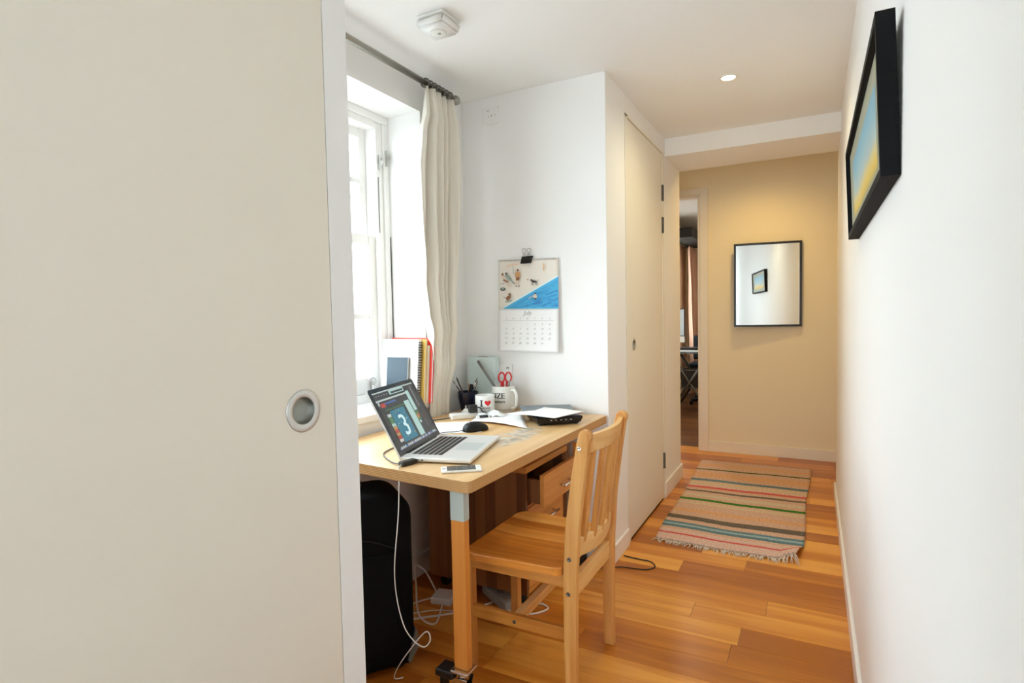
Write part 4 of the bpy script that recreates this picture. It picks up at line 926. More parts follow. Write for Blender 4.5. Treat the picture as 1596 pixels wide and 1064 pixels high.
# scissors in the big mug
sc_ = thing('scissors', 'red-handled scissors standing in the big SIZE matters mug', 'scissors', (-1.345, 2.468, zb))
for s in (-1, 1):
    bm = B(); cx = s * 0.0165
    pts = [(cx + 0.0145 * math.cos(a), 0.0, 0.158 + 0.024 * math.sin(a)) for a in [2 * PI * k / 24 for k in range(24)]]
    tube(bm, pts, 0.0042, 8, closed=True); vs_ = bx(bm, cx - 0.009 - s * 0.004, cx + 0.009 - s * 0.004, -0.004, 0.004, 0.112, 0.140, bev=0.003)
    h_ = obj('handle', bm, mat('red_plastic', (0.62, 0.018, 0.03), 0.35), sc_, world=False)
    bm = B(); prism(bm, [(cx - s * 0.004 - 0.007, 0.118), (cx - s * 0.004 + 0.007, 0.118), (-s * 0.006, 0.005), (-s * 0.011, 0.005)], -0.0012 + s * 0.0013, 0.0012 + s * 0.0013, axis='y'); obj('blade', bm, STEEL, sc_, world=False)
sc_.rotation_euler = (0.06, 0.02, math.radians(32))
def stick(name, label, cat, a, b_, r, cols, tipr=None, square=None):
    """pencil-like thing from a (foot) to b (top); cols = [(fraction, material)]"""
    a, b_ = Vector(a), Vector(b_); t = thing(name, label, cat, a); p0 = 0.0
    for k, (f, m_, nm) in enumerate(cols):
        bm = B(); q0, q1 = (b_ - a) * p0, (b_ - a) * f
        r1 = r if not (tipr is not None and k == len(cols) - 1) else [r, tipr]
        if square:
            dr = (b_ - a).normalized(); sd = dr.cross(Vector((0.35, -0.85, 0.1))).normalized(); up = dr.cross(sd)
            V = [bm.verts.new(q + sd * i * square[0] + up * j * square[1]) for q in (q0, q1) for i, j in ((-1, -1), (1, -1), (1, 1), (-1, 1))]
            for f_ in ((0, 1, 2, 3), (4, 5, 6, 7), (0, 1, 5, 4), (1, 2, 6, 5), (2, 3, 7, 6), (3, 0, 4, 7)): bm.faces.new([V[i] for i in f_])
        else: tube(bm, [q0, q1], r1, 8)
        obj(nm, bm, m_, t, world=False); p0 = f
    return t
bwood = mat('pencil_brown', (0.35, 0.17, 0.07), 0.5); blk = mat('pen_black', (0.012, 0.012, 0.014), 0.4); sil = mat('ferrule', (0.7, 0.7, 0.68), 0.25, 1.0); bris = mat('bristle', (0.10, 0.07, 0.05), 0.9)
stick('ruler', 'dark grey ruler leaning out of the big mug towards the corner', 'ruler', (-1.316, 2.456, zb + 0.006), (-1.497, 2.470, 0.972), 0.005, [(1.0, mat('ruler_grey', (0.13, 0.125, 0.115), 0.4, 0.4), 'blade')], square=(0.0065, 0.0012))
stick('marker_pen', 'short black marker beside the red scissors in the big mug', 'pen', (-1.338, 2.455, zb), (-1.312, 2.460, 0.880), 0.006, [(0.8, blk, 'barrel'), (1.0, GREYP, 'cap')])
# dark pen pot, with pens
pot = thing('pen_pot', 'dark blue glass pen pot beside the curtain on the desk', 'pot', (-1.532, 2.428, ZD))
bm = B(); lathe(bm, [(0, 0.002), (0.034, 0.0), (0.040, 0.012), (0.0515, 0.068), (0.0525, 0.094), (0.0505, 0.096), (0.0485, 0.092), (0.047, 0.066), (0.036, 0.012), (0, 0.008)], (0, 0, 0), n=12, smooth=False)
obj('body', bm, mat('navy_glass', (0.008, 0.010, 0.035), 0.15), pot, world=False)
pb = ZD + 0.011
stick('paintbrush', 'thin black paintbrush leaning furthest left in the navy pot', 'paintbrush', (-1.515, 2.435, pb), (-1.612, 2.415, 0.872), 0.0028, [(0.8, blk, 'handle'), (0.9, sil, 'ferrule'), (1.0, bris, 'bristles')], 0.001)
stick('pencil', 'black pencil second from the left in the navy pot', 'pencil', (-1.520, 2.420, pb), (-1.598, 2.425, 0.891), 0.0034, [(0.95, blk, 'barrel'), (1.0, bwood, 'tip')], 0.001)
stick('pencil', 'brown wooden pencil standing upright in the navy pot', 'pencil', (-1.530, 2.440, pb), (-1.538, 2.445, 0.868), 0.0036, [(0.92, bwood, 'barrel'), (1.0, mat('pencil_tip', (0.6, 0.42, 0.25), 0.6), 'tip')], 0.001)
stick('marker_pen', 'thick black marker standing in the navy pot', 'pen', (-1.528, 2.420, pb), (-1.502, 2.415, 0.858), 0.0085, [(0.62, blk, 'barrel'), (1.0, BLACKM, 'cap')])
stick('paintbrush', 'paintbrush with a silver ferrule leaning right in the navy pot', 'paintbrush', (-1.545, 2.430, pb), (-1.462, 2.405, 0.896), 0.0036, [(0.62, mat('brush_navy', (0.02, 0.03, 0.09), 0.4), 'handle'), (0.85, sil, 'ferrule'), (1.0, bris, 'bristles')], 0.001)
stick('paintbrush', 'slim dark paintbrush behind the silver-ferruled one in the navy pot', 'paintbrush', (-1.540, 2.445, pb), (-1.480, 2.440, 0.876), 0.0024, [(0.7, blk, 'handle'), (0.86, sil, 'ferrule'), (1.0, bris, 'bristles')], 0.001)
# pale mint carton in the corner
cb = thing('mint_carton', 'tall pale mint carton standing in the alcove corner behind the pen pot', 'box', (-1.497, 2.528, ZD))
MINT = mat('pale_mint_card', (0.66, 0.78, 0.77), 0.5)
bm = B(); bx(bm, -0.080, 0.080, -0.024, 0.024, 0, 0.262, bev=0.004); obj('box_body', bm, MINT, cb, world=False)
bm = B(); bx(bm, -0.026, 0.020, -0.010, 0.010, 0.261, 0.264); obj('label_strip', bm, GREYP, cb, world=False)
# wall socket behind the big mug
so = thing('wall_socket', 'white double wall socket above the desk behind the red scissors', 'socket', (-1.398, YC, 0.897))
bm = B(); bx(bm, -1.454, -1.346, YC - 0.010, YC, 0.842, 0.952, bev=0.003); obj('plate', bm, WHITEP, so)
for dx in (-0.028, 0.028):
    bm = B(); bx(bm, -1.398 + dx - 0.007, -1.398 + dx + 0.007, YC - 0.013, YC - 0.009, 0.928, 0.936); obj('switch', bm, GREYP, so)

# ------------------------------------------------------------------ books on the sill, right end
def bk(name, label, cat, y0, y1, x0, x1, h, cm, page=True, lean=0.0, z=WZ0, page_m=PAPER):
    t = thing(name, label, cat, ((x0 + x1) / 2, y0, z))
    w_ = (x1 - x0) / 2; d = y1 - y0; rot = (Matrix.Rotation(lean, 3, 'X'), (0, 0, 0))
    if page:
        bm = B(); bx(bm, -w_ + 0.002, w_ - 0.003, 0.0012, d - 0.0012, 0.002, h - 0.002, rot=rot); obj('pages', bm, page_m, t, world=False)
        bm = B(); bx(bm, -w_, w_, 0, 0.0015, 0, h, rot=rot); obj('front_cover', bm, cm, t, world=False)
        bm = B(); bx(bm, -w_, w_, d - 0.0015, d, 0, h, rot=rot); obj('back_cover', bm, cm, t, world=False)
    else:
        bm = B(); bx(bm, -w_, w_, 0, d, 0, h, rot=rot); obj('cover', bm, cm, t, world=False)
    return t, w_, d, rot
lean = -0.10
RED = mat('red_card', (0.75, 0.035, 0.022), 0.5); YEL = mat('ochre_card', (0.70, 0.44, 0.08), 0.6); BEI = mat('beige_card', (0.68, 0.58, 0.42), 0.7)
bk('document_folder', 'red document folder rearmost of the row of books on the sill', 'folder', 2.148, 2.164, -1.800, -1.560, 0.302, RED, lean=lean)
bk('book', 'beige paper-covered book before the red folder on the sill', 'book', 2.136, 2.1475, -1.800, -1.572, 0.268, BEI, lean=lean)
bk('document_folder', 'ochre yellow card folder between spiral notebook and beige book', 'folder', 2.122, 2.1355, -1.800, -1.580, 0.296, YEL, lean=lean)
t, w_, d, rot = bk('spiral_notebook', 'white wire-bound notebook leaning on the yellow folder on the sill', 'notebook', 2.098, 2.121, -1.812, -1.603, 0.297, PAPER, lean=lean)
for k in range(24):
    bm = B(); zz = 0.018 + k * 0.0115
    pts = [Vector((w_ - 0.001 + 0.0125 * math.cos(a), d / 2 + 0.0090 * math.sin(a), zz)) for a in [2 * PI * i / 12 for i in range(12)]]
    tube(bm, [rot[0] @ p for p in pts], 0.0022, 5, closed=True); obj('wire_loop', bm, blk, t, world=False)
bk('notebook', 'slim slate blue notebook standing foremost among the books on the sill', 'notebook', 2.082, 2.096, -1.768, -1.648, 0.215, mat('slate_blue_cover', (0.028, 0.050, 0.072), 0.6), lean=-0.09)
bk('white_pad', 'low white paper pad on the sill beside the blue notebook', 'notepad', 2.070, 2.0815, -1.640, -1.598, 0.060, PAPER, lean=-0.05)
bm = B(); lathe(bm, [(0, 0.0), (0.030, 0), (0.036, 0.006), (0.034, 0.010), (0.015, 0.013), (0, 0.013)], (0, 0, 0), n=20)
o = obj('glass_coaster', bm, mat('blue_grey_glass', (0.35, 0.45, 0.52), 0.2)); o.location = (-1.715, 1.985, WZ0); tag(o, 'small blue-grey dish on the white sill behind the laptop screen', 'dish')

# ================================================================== CABLES, CASE, FLOOR THINGS
def cable(name, label, cat, pts, r, m_, n=8, extra=None):
    bm = B(); b0 = Vector(pts[0]); tube(bm, [Vector(p) - b0 for p in spline(pts, n)], r, 6); o = obj(name, bm, m_); o.location = b0
    return tag(o, label, cat)
zc = ZD + 0.003
bcord = thing('laptop_lead', 'black lead with a black connector box beside the laptop hinge', 'cable', (-1.15, 1.44, ZD))
bm = B(); tube(bm, spline([(-1.290, 1.80, zc), (-1.345, 1.70, zc), (-1.335, 1.575, zc), (-1.300, 1.512, zc), (-1.215, 1.452, zc), (-1.166, 1.432, zc + 0.004)], 8), 0.0022, 6); obj('wire', bm, BLACKP, bcord)
bm = B(); vs = bx(bm, -0.012, 0.012, -0.030, 0.030, 0, 0.015, bev=0.003)
R_ = Matrix.Rotation(math.radians(-12), 3, 'Z')
for v in bm.verts: v.co = R_ @ v.co + Vector((-1.152, 1.455, ZD + 0.0005))
obj('connector_box', bm, BLACKP, bcord)
bm = B(); tube(bm, spline([(-1.146, 1.483, zc + 0.004), (-1.130, 1.500, zc), (-1.090, 1.5105, zc + 0.001), (-1.064, 1.5166, ZD + 0.010)], 6), 0.0022, 6); obj('tail', bm, BLACKP, bcord)
wc = cable('white_cable', 'thin white cable hanging from the desk edge to the black suitcase in a small loop', 'cable',
      [(-1.156, 1.428, ZD + 0.006), (-1.148, 1.400, ZD + 0.004), (-1.140, 1.394, 0.712), (-1.145, 1.392, 0.586), (-1.166, 1.392, 0.418), (-1.162, 1.393, 0.315), (-1.137, 1.394, 0.228), (-1.101, 1.395, 0.189), (-1.064, 1.396, 0.178), (-1.044, 1.402, 0.198), (-1.052, 1.408, 0.220), (-1.075, 1.408, 0.210), (-1.135, 1.405, 0.135), (-1.190, 1.418, 0.060), (-1.215, 1.435, 0.012), (-1.20, 1.46, 0.004)], 0.0019, WHITEP)
# suitcase
def suitcase():
    t = thing('suitcase', 'black soft suitcase on wheels standing under the desk', 'suitcase', (-1.404, 1.443, 0), math.radians(53.1))
    fab = mat('black_fabric', (0.004, 0.004, 0.0045), 0.85, bump=(400, 0.3), spec=0.15)
    bm = B(); rings = []
    def outline(inset):
        x0, x1, z0, z1, rt, rb = -0.215 + inset, 0.190 - inset, 0.022 + inset, 0.618 - inset, 0.085, 0.03; p = []
        for cx, cz, r_, a0 in ((x1 - rt, z1 - rt, rt, 0), (x0 + rt, z1 - rt, rt, PI / 2), (x0 + rb, z0 + rb, rb, PI), (x1 - rb, z0 + rb, rb, 1.5 * PI)):
            p += [(cx + r_ * math.cos(a0 + PI / 2 * k / 8), cz + r_ * math.sin(a0 + PI / 2 * k / 8)) for k in range(9)]
        return p
    for yy, ins in ((-0.125, 0.022), (-0.122, 0.010), (-0.113, 0.003), (-0.100, 0.0), (0.060, 0.0), (0.073, 0.003), (0.082, 0.010), (0.085, 0.022)):
        rings.append([bm.verts.new((x, yy, z)) for x, z in outline(ins)])
    for P_, Q in zip(rings, rings[1:]):
        for k in range(len(P_)): bm.faces.new((P_[k], P_[(k + 1) % len(P_)], Q[(k + 1) % len(P_)], Q[k])).smooth = True
    bm.faces.new(rings[0]); bm.faces.new(rings[-1][::-1])
    sh = obj('shell', bm, fab, t, world=False)
    bm = B(); bx(bm, -0.16, 0.135, -0.134, -0.123, 0.09, 0.42, bev=0.005, seg=2); obj('front_pocket', bm, fab, t, world=False)
    bm = B(); tube(bm, [(-0.15 + 0.28 * k / 12, -0.127, 0.43 + 0.05 * math.sin(PI * k / 12)) for k in range(13)], 0.0028, 6); obj('zip', bm, mat('zip_grey', (0.02, 0.02, 0.02), 0.4, 0.6), t, world=False)
    bm = B(); tube(bm, spline([(-0.06, 0, 0.600), (-0.055, 0, 0.632), (0.03, 0, 0.640), (0.035, 0, 0.600)], 6), 0.010, 8); obj('grab_handle', bm, BLACKP, t, world=False)
    for sx in (-1, 1):
        bm = B(); x = 0.150 * sx - 0.012
        pr = [(x + sx * 0.03, 0.030), (x + sx * 0.058, 0.075), (x + sx * 0.058, 0.135), (x + sx * 0.052, 0.145), (x + sx * 0.022, 0.040)]
        prism(bm, pr, -0.130, -0.095, axis='y'); obj('corner_guard', bm, mat('guard_grey', (0.13, 0.135, 0.12), 0.4), t, world=False, bev=0.003)
        for sy in (-0.085, 0.055):
            bm = B(); lathe(bm, [(0, -0.011), (0.024, -0.011), (0.028, 0), (0.024, 0.011), (0, 0.011)], (x, sy, 0.028), 'y', 18); bx(bm, x - 0.016, x + 0.016, sy - 0.014, sy + 0.014, 0.036, 0.058); obj('wheel', bm, BLACKP, t, world=False)
suitcase()
# white adapter and its cables on the floor, power strip
pa = thing('power_adapter', 'white square power adapter on the floor under the desk', 'power adapter', (-1.375, 1.955, 0), math.radians(12))
bm = B(); bx(bm, -0.045, 0.045, -0.045, 0.045, 0, 0.030, bev=0.006); obj('body', bm, WHITEP, pa, world=False)
fz = 0.004
cable('white_cable', 'white cable arching from the floor up against the skirting board under the desk', 'cable', [(-1.350, 1.905, 0.012), (-1.300, 1.78, fz), (-1.345, 1.74, 0.05), (-1.44, 1.85, 0.10), (-1.52, 1.95, 0.12), (-1.50, 1.99, 0.09), (-1.442, 1.985, 0.02), (-1.425, 1.972, 0.018)], 0.0035, WHITEP)
cable('white_cable', 'white cable leading from the power adapter left behind the suitcase', 'cable', [(-1.410, 1.935, 0.016), (-1.46, 1.90, fz), (-1.50, 1.82, fz), (-1.50, 1.74, fz), (-1.46, 1.72, fz)], 0.003, WHITEP)
cable('white_cable', 'thick white cable crossing the floor between suitcase and power adapter', 'cable', [(-1.18, 2.02, fz), (-1.235, 1.93, fz), (-1.31, 1.85, fz), (-1.39, 1.78, fz), (-1.44, 1.725, fz)], 0.0042, WHITEP)
cable('white_cable', 'thin white cable passing in front of the power adapter on the floor', 'cable', [(-1.16, 1.99, fz), (-1.27, 1.905, fz), (-1.36, 1.865, fz), (-1.43, 1.80, fz), (-1.47, 1.73, fz)], 0.0026, WHITEP)
ps = thing('power_strip', 'grey power strip on the floor under the chair', 'power strip', (-1.122, 2.029, 0), math.radians(58))
bm = B(); bx(bm, -0.032, 0.032, -0.055, 0.150, 0, 0.040, bev=0.005); obj('body', bm, mat('strip_grey', (0.42, 0.44, 0.42), 0.45), ps, world=False)
for k in range(3):
    bm = B(); lathe(bm, [(0.019, 0.0395), (0.019, 0.042), (0.016, 0.0405), (0, 0.0405)], (0, -0.015 + k * 0.055, 0), n=18); obj('socket', bm, GREYP, ps, world=False)
cable('white_cable', 'short white cable looping over the floor beside the cross stretcher of the chair', 'cable', [(-1.088, 1.985, 0.012), (-1.05, 1.992, fz), (-0.985, 2.015, fz), (-0.950, 2.075, fz), (-0.985, 2.10, fz), (-1.01, 2.09, fz), (-1.04, 2.07, fz)], 0.0035, WHITEP)
cable('black_cable', 'thin black cable looped on the floorboards by the hall cupboard', 'cable', [(-0.885, 2.52, 0.012), (-0.865, 2.535, fz), (-0.835, 2.545, 0.004), (-0.800, 2.575, 0.004), (-0.735, 2.585, 0.004), (-0.680, 2.600, 0.004), (-0.654, 2.645, 0.004), (-0.685, 2.690, 0.004), (-0.740, 2.695, 0.004), (-0.790, 2.70, 0.004), (-0.822, 2.705, 0.004)], 0.0028, BLACKP)
tr = thing('black_transformer', 'small black plug transformer on the floor against the alcove skirting', 'transformer', (-0.905, 2.50, 0))
bm = B(); bx(bm, -0.028, 0.028, -0.032, 0.032, 0, 0.045, bev=0.005); obj('body', bm, BLACKP, tr, world=False)
bm = B(); bx(bm, -0.010, 0.010, -0.034, -0.030, 0.012, 0.030); obj('label_patch', bm, GREYP, tr, world=False)

# ------------------------------------------------------------------ rag rug
def rug():
    t = thing('rag_rug', 'striped cotton rag rug with white fringes on the hall floorboards', 'rug', (-0.40, 3.86, 0))
    BL, BR, TR, TL = Vector((-0.735, 2.985)), Vector((-0.045, 2.975)), Vector((-0.012, 4.745)), Vector((-0.780, 4.715))
    M = bpy.data.materials.new('rag_weave'); M.use_nodes = True; nt = M.node_tree; b = nt.nodes['Principled BSDF']
    uv = nt.nodes.new('ShaderNodeUVMap'); sx = nt.nodes.new('ShaderNodeSeparateXYZ'); nt.links.new(uv.outputs[0], sx.inputs[0])
    mp = nt.nodes.new('ShaderNodeMapping'); mp.inputs['Scale'].default_value = (14, 230, 1); nt.links.new(uv.outputs[0], mp.inputs[0])
    nz = nt.nodes.new('ShaderNodeTexNoise'); nz.inputs['Scale'].default_value = 1.0; nz.inputs['Detail'].default_value = 3; nt.links.new(mp.outputs[0], nz.inputs['Vector'])
    pos = math_node(nt, 'ADD', sx.outputs[1], math_node(nt, 'MULTIPLY', math_node(nt, 'SUBTRACT', nz.outputs['Fac'], 0.5), 0.006))
    base = (0.66, 0.45, 0.34); pk = (0.72, 0.52, 0.45); tan = (0.68, 0.54, 0.38); grey = (0.16, 0.135, 0.11); gn = (0.045, 0.20, 0.03); bl = (0.13, 0.24, 0.30); red = (0.66, 0.13, 0.12); crm = (0.66, 0.56, 0.42); dgn = (0.05, 0.10, 0.02); or_ = (0.72, 0.42, 0.24); lb = (0.33, 0.47, 0.52)
    k = 1.0 / 1.76
    st = [(0, pk), (0.045, red), (0.056, pk), (0.085, base), (0.105, bl), (0.122, lb), (0.140, bl), (0.153, base), (0.185, grey), (0.226, base), (0.262, or_), (0.300, base), (0.352, tan), (0.380, base), (0.397, gn), (0.420, base), (0.448, crm), (0.480, base), (0.508, grey), (0.530, base), (0.560, red), (0.585, pk), (0.605, tan), (0.645, base), (0.660, bl), (0.685, base), (0.72, or_), (0.79, base), (0.834, dgn), (0.850, base), (0.900, or_), (0.93, base)]
    # a colour ramp takes 32 stops
    c = ramp(nt, [(p, col) for p, col in st[:32]], pos, 'CONSTANT')
    m2 = nt.nodes.new('ShaderNodeMix'); m2.data_type = 'RGBA'; m2.blend_type = 'MULTIPLY'; m2.inputs[0].default_value = 1.0
    mp3 = nt.nodes.new('ShaderNodeMapping'); mp3.inputs['Scale'].default_value = (60, 330, 1); nt.links.new(uv.outputs[0], mp3.inputs[0])
    n3 = nt.nodes.new('ShaderNodeTexNoise'); n3.inputs['Scale'].default_value = 1.0; n3.inputs['Detail'].default_value = 2; nt.links.new(mp3.outputs[0], n3.inputs['Vector'])
    sh = ramp(nt, [(0.3, (0.62, 0.60, 0.60)), (0.55, (1.0, 0.98, 0.96)), (0.75, (1.25, 1.2, 1.15))], n3.outputs['Fac'])
    nt.links.new(c, m2.inputs[6]); nt.links.new(sh, m2.inputs[7]); nt.links.new(m2.outputs[2], b.inputs['Base Color'])
    b.inputs['Roughness'].default_value = 0.95; b.inputs['Specular IOR Level'].default_value = 0.1
    wv = nt.nodes.new('ShaderNodeTexWave'); wv.bands_direction = 'Y'; wv.inputs['Scale'].default_value = 38; wv.inputs['Distortion'].default_value = 1.5; nt.links.new(uv.outputs[0], wv.inputs['Vector'])
    bp = nt.nodes.new('ShaderNodeBump'); bp.inputs['Strength'].default_value = 0.5; bp.inputs['Distance'].default_value = 0.003; nt.links.new(wv.outputs['Fac'], bp.inputs['Height']); nt.links.new(bp.outputs[0], b.inputs['Normal'])
    def P(u, v):
        p = (BL * (1 - u) + BR * u) * (1 - v) + (TL * (1 - u) + TR * u) * v
        p.y += 0.010 * math.sin(5 * u + 2) * (1 - v); p.x += 0.006 * math.sin(9 * v) * (u - 0.5) * 2
        z = 0.006 + 0.0025 * math.sin(11 * v + 2 * u) ** 2 + 0.002 * math.sin(7 * u + 3) ** 2
        q = max(0.0, (u - 0.86) / 0.14) * max(0.0, 1 - v / 0.11)         # lifted, folded corner
        z += 0.030 * math.sin(min(1.0, q * 1.3) * PI / 2) ; p.x -= 0.022 * q; p.y += 0.012 * q
        return Vector((p.x, p.y, z))
    bm = B(); nu, nv = 44, 110; uvl = bm.loops.layers.uv.new('UVMap')
    g = [[bm.verts.new(P(i / nu, j / nv)) for i in range(nu + 1)] for j in range(nv + 1)]
    for j in range(nv):
        for i in range(nu):
            f = bm.faces.new((g[j][i], g[j][i + 1], g[j + 1][i + 1], g[j + 1][i])); f.smooth = True
            for l, (a, b_) in zip(f.loops, ((i, j), (i + 1, j), (i + 1, j + 1), (i, j + 1))): l[uvl].uv = (a / nu, b_ / nv)
    o = obj('woven_cloth', bm, M, t); md = o.modifiers.new('t', 'SOLIDIFY'); md.thickness = 0.005; md.offset = -1
    FR = mat('fringe_cotton', (0.78, 0.72, 0.62), 0.95)
    rg = random.Random(11)
    for v, sg, nn in ((0.0, -1, 150), (1.0, 1, 110)):
        bm = B()
        for k in range(nn):
            u = (k + rg.uniform(0.2, 0.8)) / nn; p = P(u, v); L = rg.uniform(0.025, 0.055) if sg < 0 else rg.uniform(0.02, 0.04); a = rg.uniform(-0.7, 0.7)
            e = Vector((p.x + L * math.sin(a), p.y + sg * L * math.cos(a), 0.002)); mid = (p + e) / 2 + Vector((rg.uniform(-0.006, 0.006), 0, 0.004))
            tube(bm, [p - Vector((0, 0, 0.002)), mid, e], [0.0022, 0.0017, 0.001], 4)
        obj('fringe', bm, FR, t, kind='stuff')
rug()

# ================================================================== PICTURE AND MIRROR
def picture():
    y0, y1, z0, z1 = 1.205, 2.245, 1.430, 1.715; dep = 0.030
    t = thing('framed_picture', 'black box-framed seascape print hanging on the white right-hand hall wall', 'picture', (XR, (y0 + y1) / 2, z0))
    L = (y1 - y0) / 2; Hh = z1 - z0
    T = 0.022                                   # leans out at the top
    def W(d, y_, z): return (-(d + T * z / Hh * 0.5) - 0.0005, y_, z)
    fr = mat('black_frame_wood', (0.006, 0.006, 0.007), 0.75, bump=(90, 0.1), spec=0.15)
    wd = 0.016
    for nm, (ya, yb, za, zb_) in (('frame_rail', (-L, L, 0, wd)), ('frame_rail', (-L, L, Hh - wd, Hh)), ('frame_stile', (-L, -L + wd, wd, Hh - wd)), ('frame_stile', (L - wd, L, wd, Hh - wd))):
        bm = B(); vs = bx(bm, 0, dep, ya, yb, za, zb_)
        for v in vs: v.co = Vector(W(v.co.x, v.co.y, v.co.z))
        obj(nm, bm, fr, t, world=False)
    def flat(nm, d, ya, yb, za, zb_, m_):
        bm = B(); bm.faces.new([bm.verts.new(W(d, a, b_)) for a, b_ in ((ya, za), (yb, za), (yb, zb_), (ya, zb_))]); return obj(nm, bm, m_, t, world=False)
    flat('mount', 0.018, -L + wd, L - wd, wd, Hh - wd, mat('sage_mount', (0.34, 0.34, 0.25), 0.55, spec=0.12))
    M = bpy.data.materials.new('seascape_print'); M.use_nodes = True; nt = M.node_tree; b = nt.nodes['Principled BSDF']
    tc = nt.nodes.new('ShaderNodeTexCoord'); sx = nt.nodes.new('ShaderNodeSeparateXYZ'); nt.links.new(tc.outputs['Object'], sx.inputs[0])
    nz = nt.nodes.new('ShaderNodeTexNoise'); nz.inputs['Scale'].default_value = 7; nt.links.new(tc.outputs['Object'], nz.inputs['Vector'])
    v = math_node(nt, 'ADD', math_node(nt, 'DIVIDE', sx.outputs[2], Hh), math_node(nt, 'MULTIPLY', math_node(nt, 'SUBTRACT', nz.outputs['Fac'], 0.5), 0.14))
    c = ramp(nt, [(0.16, (0.42, 0.36, 0.16)), (0.24, (0.66, 0.45, 0.08)), (0.33, (0.62, 0.50, 0.22)), (0.42, (0.40, 0.48, 0.46)), (0.62, (0.24, 0.42, 0.50)), (0.85, (0.16, 0.34, 0.46))], v)
    nt.links.new(c, b.inputs['Base Color']); b.inputs['Roughness'].default_value = 0.55; b.inputs['Specular IOR Level'].default_value = 0.12
    flat('print', 0.0185, -L + 0.17, L - 0.15, 0.050, Hh - 0.065, M)
picture()
def mirror():
    t = thing('wall_mirror', 'rectangular mirror in a thin black frame on the far wall', 'mirror', (-0.330, YF - 0.040, 1.403), math.radians(6.5))
    W_, Hh, wd = 0.500, 0.676, 0.017
    fr = mat('black_mirror_frame', (0.010, 0.009, 0.008), 0.35)
    w2, h2 = W_ / 2, Hh / 2
    for nm, lim in (('frame_rail', (-w2, w2, -0.016, 0.006, h2 - wd, h2)), ('frame_rail', (-w2, w2, -0.016, 0.006, -h2, -h2 + wd)), ('frame_stile', (-w2, -w2 + wd, -0.016, 0.006, -h2 + wd, h2 - wd)), ('frame_stile', (w2 - wd, w2, -0.016, 0.006, -h2 + wd, h2 - wd))):
        boxobj(nm, lim, fr, t, world=False)
    boxobj('mirror_glass', (-w2 + wd, w2 - wd, -0.010, -0.006, -h2 + wd, h2 - wd), mat('silvered_glass', (0.90, 0.92, 0.91), 0.01, 1.0), t, world=False)
    boxobj('backing_board', (-w2 + 0.004, w2 - 0.004, -0.006, 0.004, -h2 + 0.004, h2 - 0.004), BLACKM, t, world=False)
    return t
mr = mirror()

# ================================================================== STUDY BEYOND THE DOORWAY
boxobj('baseboard_study', (-1.62, 0.6, 8.586, 8.6, 0, 0.09), GLOSSW, kind='structure')
pm = thing('curtain_pelmet', 'dark pelmet over the study window seen through the far doorway', 'pelmet', (-1.46, 8.15, 2.15))
boxobj('board', (-1.60, -1.30, 7.2, 8.50, 2.10, 2.22), mat('dark_pelmet', (0.012, 0.010, 0.010), 0.7), pm)
boxobj('rail', (-1.56, -1.54, 7.2, 8.50, 2.085, 2.10), DSTEEL, pm)
curtain('curtain', 'peach curtain in the study seen through the far doorway', 2.085, [(2.085, 8.05, 8.50), (1.4, 8.10, 8.50), (0.05, 8.15, 8.50)], [(2.085, -1.50, 0.03), (0.05, -1.48, 0.045)], 5, 0.03, mat('peach_curtain', (0.62, 0.36, 0.25), 0.9, var=0.06, vscale=20))
curtain('curtain', 'dark brown curtain on the near side of the study window', 2.085, [(2.085, 6.9, 7.15), (1.4, 6.92, 7.15), (0.05, 6.92, 7.15)], [(2.085, -1.585, 0.012), (0.05, -1.585, 0.014)], 5, 0.03, mat('brown_curtain', (0.06, 0.035, 0.025), 0.9))
sd = thing('study_desk', 'glass-topped study desk on crossed dark legs beyond the far doorway', 'desk', (-1.35, 7.0, 0))
boxobj('glass_top', (-1.53, -0.80, 6.75, 7.40, 0.715, 0.735), mat('dark_glass', (0.10, 0.12, 0.11), 0.08), sd)
for ya in (6.85, 7.30):
    for a, b_ in ((-1.50, -1.05), (-1.05, -1.50)):
        bm = B(); tube(bm, [(a, ya, 0.015), (b_, ya + 0.03 * (a > b_), 0.715)], 0.016, 8); obj('leg', bm, DSTEEL, sd)
boxobj('lower_shelf', (-1.48, -0.95, 6.85, 7.35, 0.30, 0.315), mat('dark_glass', (0.1, 0.12, 0.11), 0.08), sd)
mo = thing('monitor', 'grey-backed computer monitor on the study desk', 'monitor', (-1.46, 7.0, 0.735))
boxobj('screen', (-1.515, -1.352, 6.99, 7.02, 0.88, 1.235), BLACKP, mo, bev=0.004)
boxobj('display', (-1.508, -1.360, 6.985, 6.992, 0.915, 1.225), mat('monitor_grey', (0.36, 0.38, 0.38), 0.3), mo)
boxobj('chin', (-1.515, -1.352, 6.984, 6.992, 0.835, 0.905), mat('monitor_silver', (0.6, 0.58, 0.52), 0.35, 0.4), mo)
boxobj('stand', (-1.50, -1.43, 7.0, 7.06, 0.735, 0.88), STEEL, mo)
for k, (z, w_, lb, c_) in enumerate(((0.735, 0.22, 'white paper pile at the front of the study desk', PAPER), (0.752, 0.20, 'black ring binder on top of the paper pile on the study desk', BLACKP))):
    o = boxobj('paper_pile' if k == 0 else 'ring_binder', (-1.38, -1.38 + w_, 6.80, 6.96, z + 0.0005, z + (0.017 if k == 0 else 0.03)), c_, bev=0.003)
    tag(o, lb, 'paper' if k == 0 else 'binder')
ck = thing('office_chair', 'black office chair behind the study desk seen through the doorway', 'office chair', (-1.17, 7.70, 0))
def soft(name, lim, par, m_=BLACKM): 
    bm = B(); bx(bm, *lim, bev=0.03, seg=4); return obj(name, bm, m_, par)
soft('seat', (-1.42, -0.95, 7.50, 7.92, 0.46, 0.54), ck); soft('backrest', (-1.42, -0.95, 7.88, 7.95, 0.56, 0.88), ck)
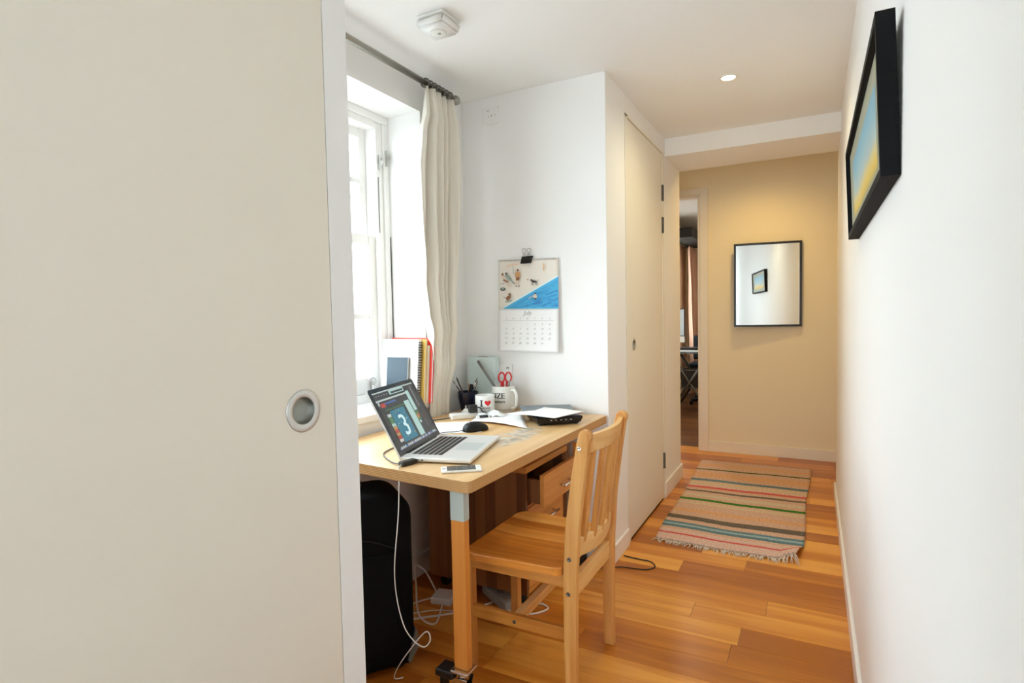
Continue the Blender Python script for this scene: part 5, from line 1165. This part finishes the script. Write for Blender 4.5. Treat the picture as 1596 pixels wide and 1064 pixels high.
bm = B(); tube(bm, [(-1.17, 7.70, 0.08), (-1.17, 7.70, 0.46)], 0.025, 10); obj('column', bm, DSTEEL, ck)
bm = B()
for k in range(5):
    a = 2 * PI * k / 5; tube(bm, [(-1.17, 7.70, 0.09), (-1.17 + 0.26 * math.cos(a), 7.70 + 0.26 * math.sin(a), 0.065)], 0.016, 8)
    c_ = B(); lathe(c_, [(0, -0.012), (0.025, -0.012), (0.028, 0), (0.025, 0.012), (0, 0.012)], (-1.17 + 0.26 * math.cos(a), 7.70 + 0.26 * math.sin(a), 0.028), 'y', 12); obj('castor', c_, BLACKP, ck)
obj('star_base', bm, BLACKP, ck)
for xx in (-1.35, -1.0): bm = B(); tube(bm, [(xx, 7.88, 0.50), (xx, 7.93, 0.60)], 0.014, 8); obj('back_bracket', bm, DSTEEL, ck)
bn = thing('storage_bin', 'dark grey bin on the shelf under the study desk', 'bin', (-1.27, 7.0, 0.315))
bm = B(); vs = bx(bm, -0.12, 0.12, -0.13, 0.13, 0, 0.20)
for v in vs:
    if v.co.z < 0.1: v.co.x *= 0.85; v.co.y *= 0.85
bmesh.ops.delete(bm, geom=[f for f in bm.faces if all(v.co.z > 0.19 for v in f.verts)], context='FACES')
o = obj('body', bm, mat('dark_bin', (0.03, 0.03, 0.03), 0.5), bn, world=False); o.modifiers.new('t', 'SOLIDIFY').thickness = 0.005
bm = B(); tube(bm, [(-0.12, -0.13, 0.2), (0.12, -0.13, 0.2), (0.12, 0.13, 0.2), (-0.12, 0.13, 0.2)], 0.006, 6, closed=True); obj('rim', bm, GREYP, bn, world=False)

# repeats share a group
GROUPS = {'paper_sheet': 'loose paper sheets on the desk', 'white_cable': 'white cables under the desk', 'paintbrush': 'paintbrushes in the navy pot', 'pencil': 'pencils in the navy pot',
          'marker_pen': 'black markers on the desk', 'mug': 'mugs on the desk', 'document_folder': 'folders on the window sill'}
for o in COL.objects:
    k = o.name.split('.')[0]
    if o.parent is None and k in GROUPS and 'label' in o and 'group' not in o: o['group'] = GROUPS[k]
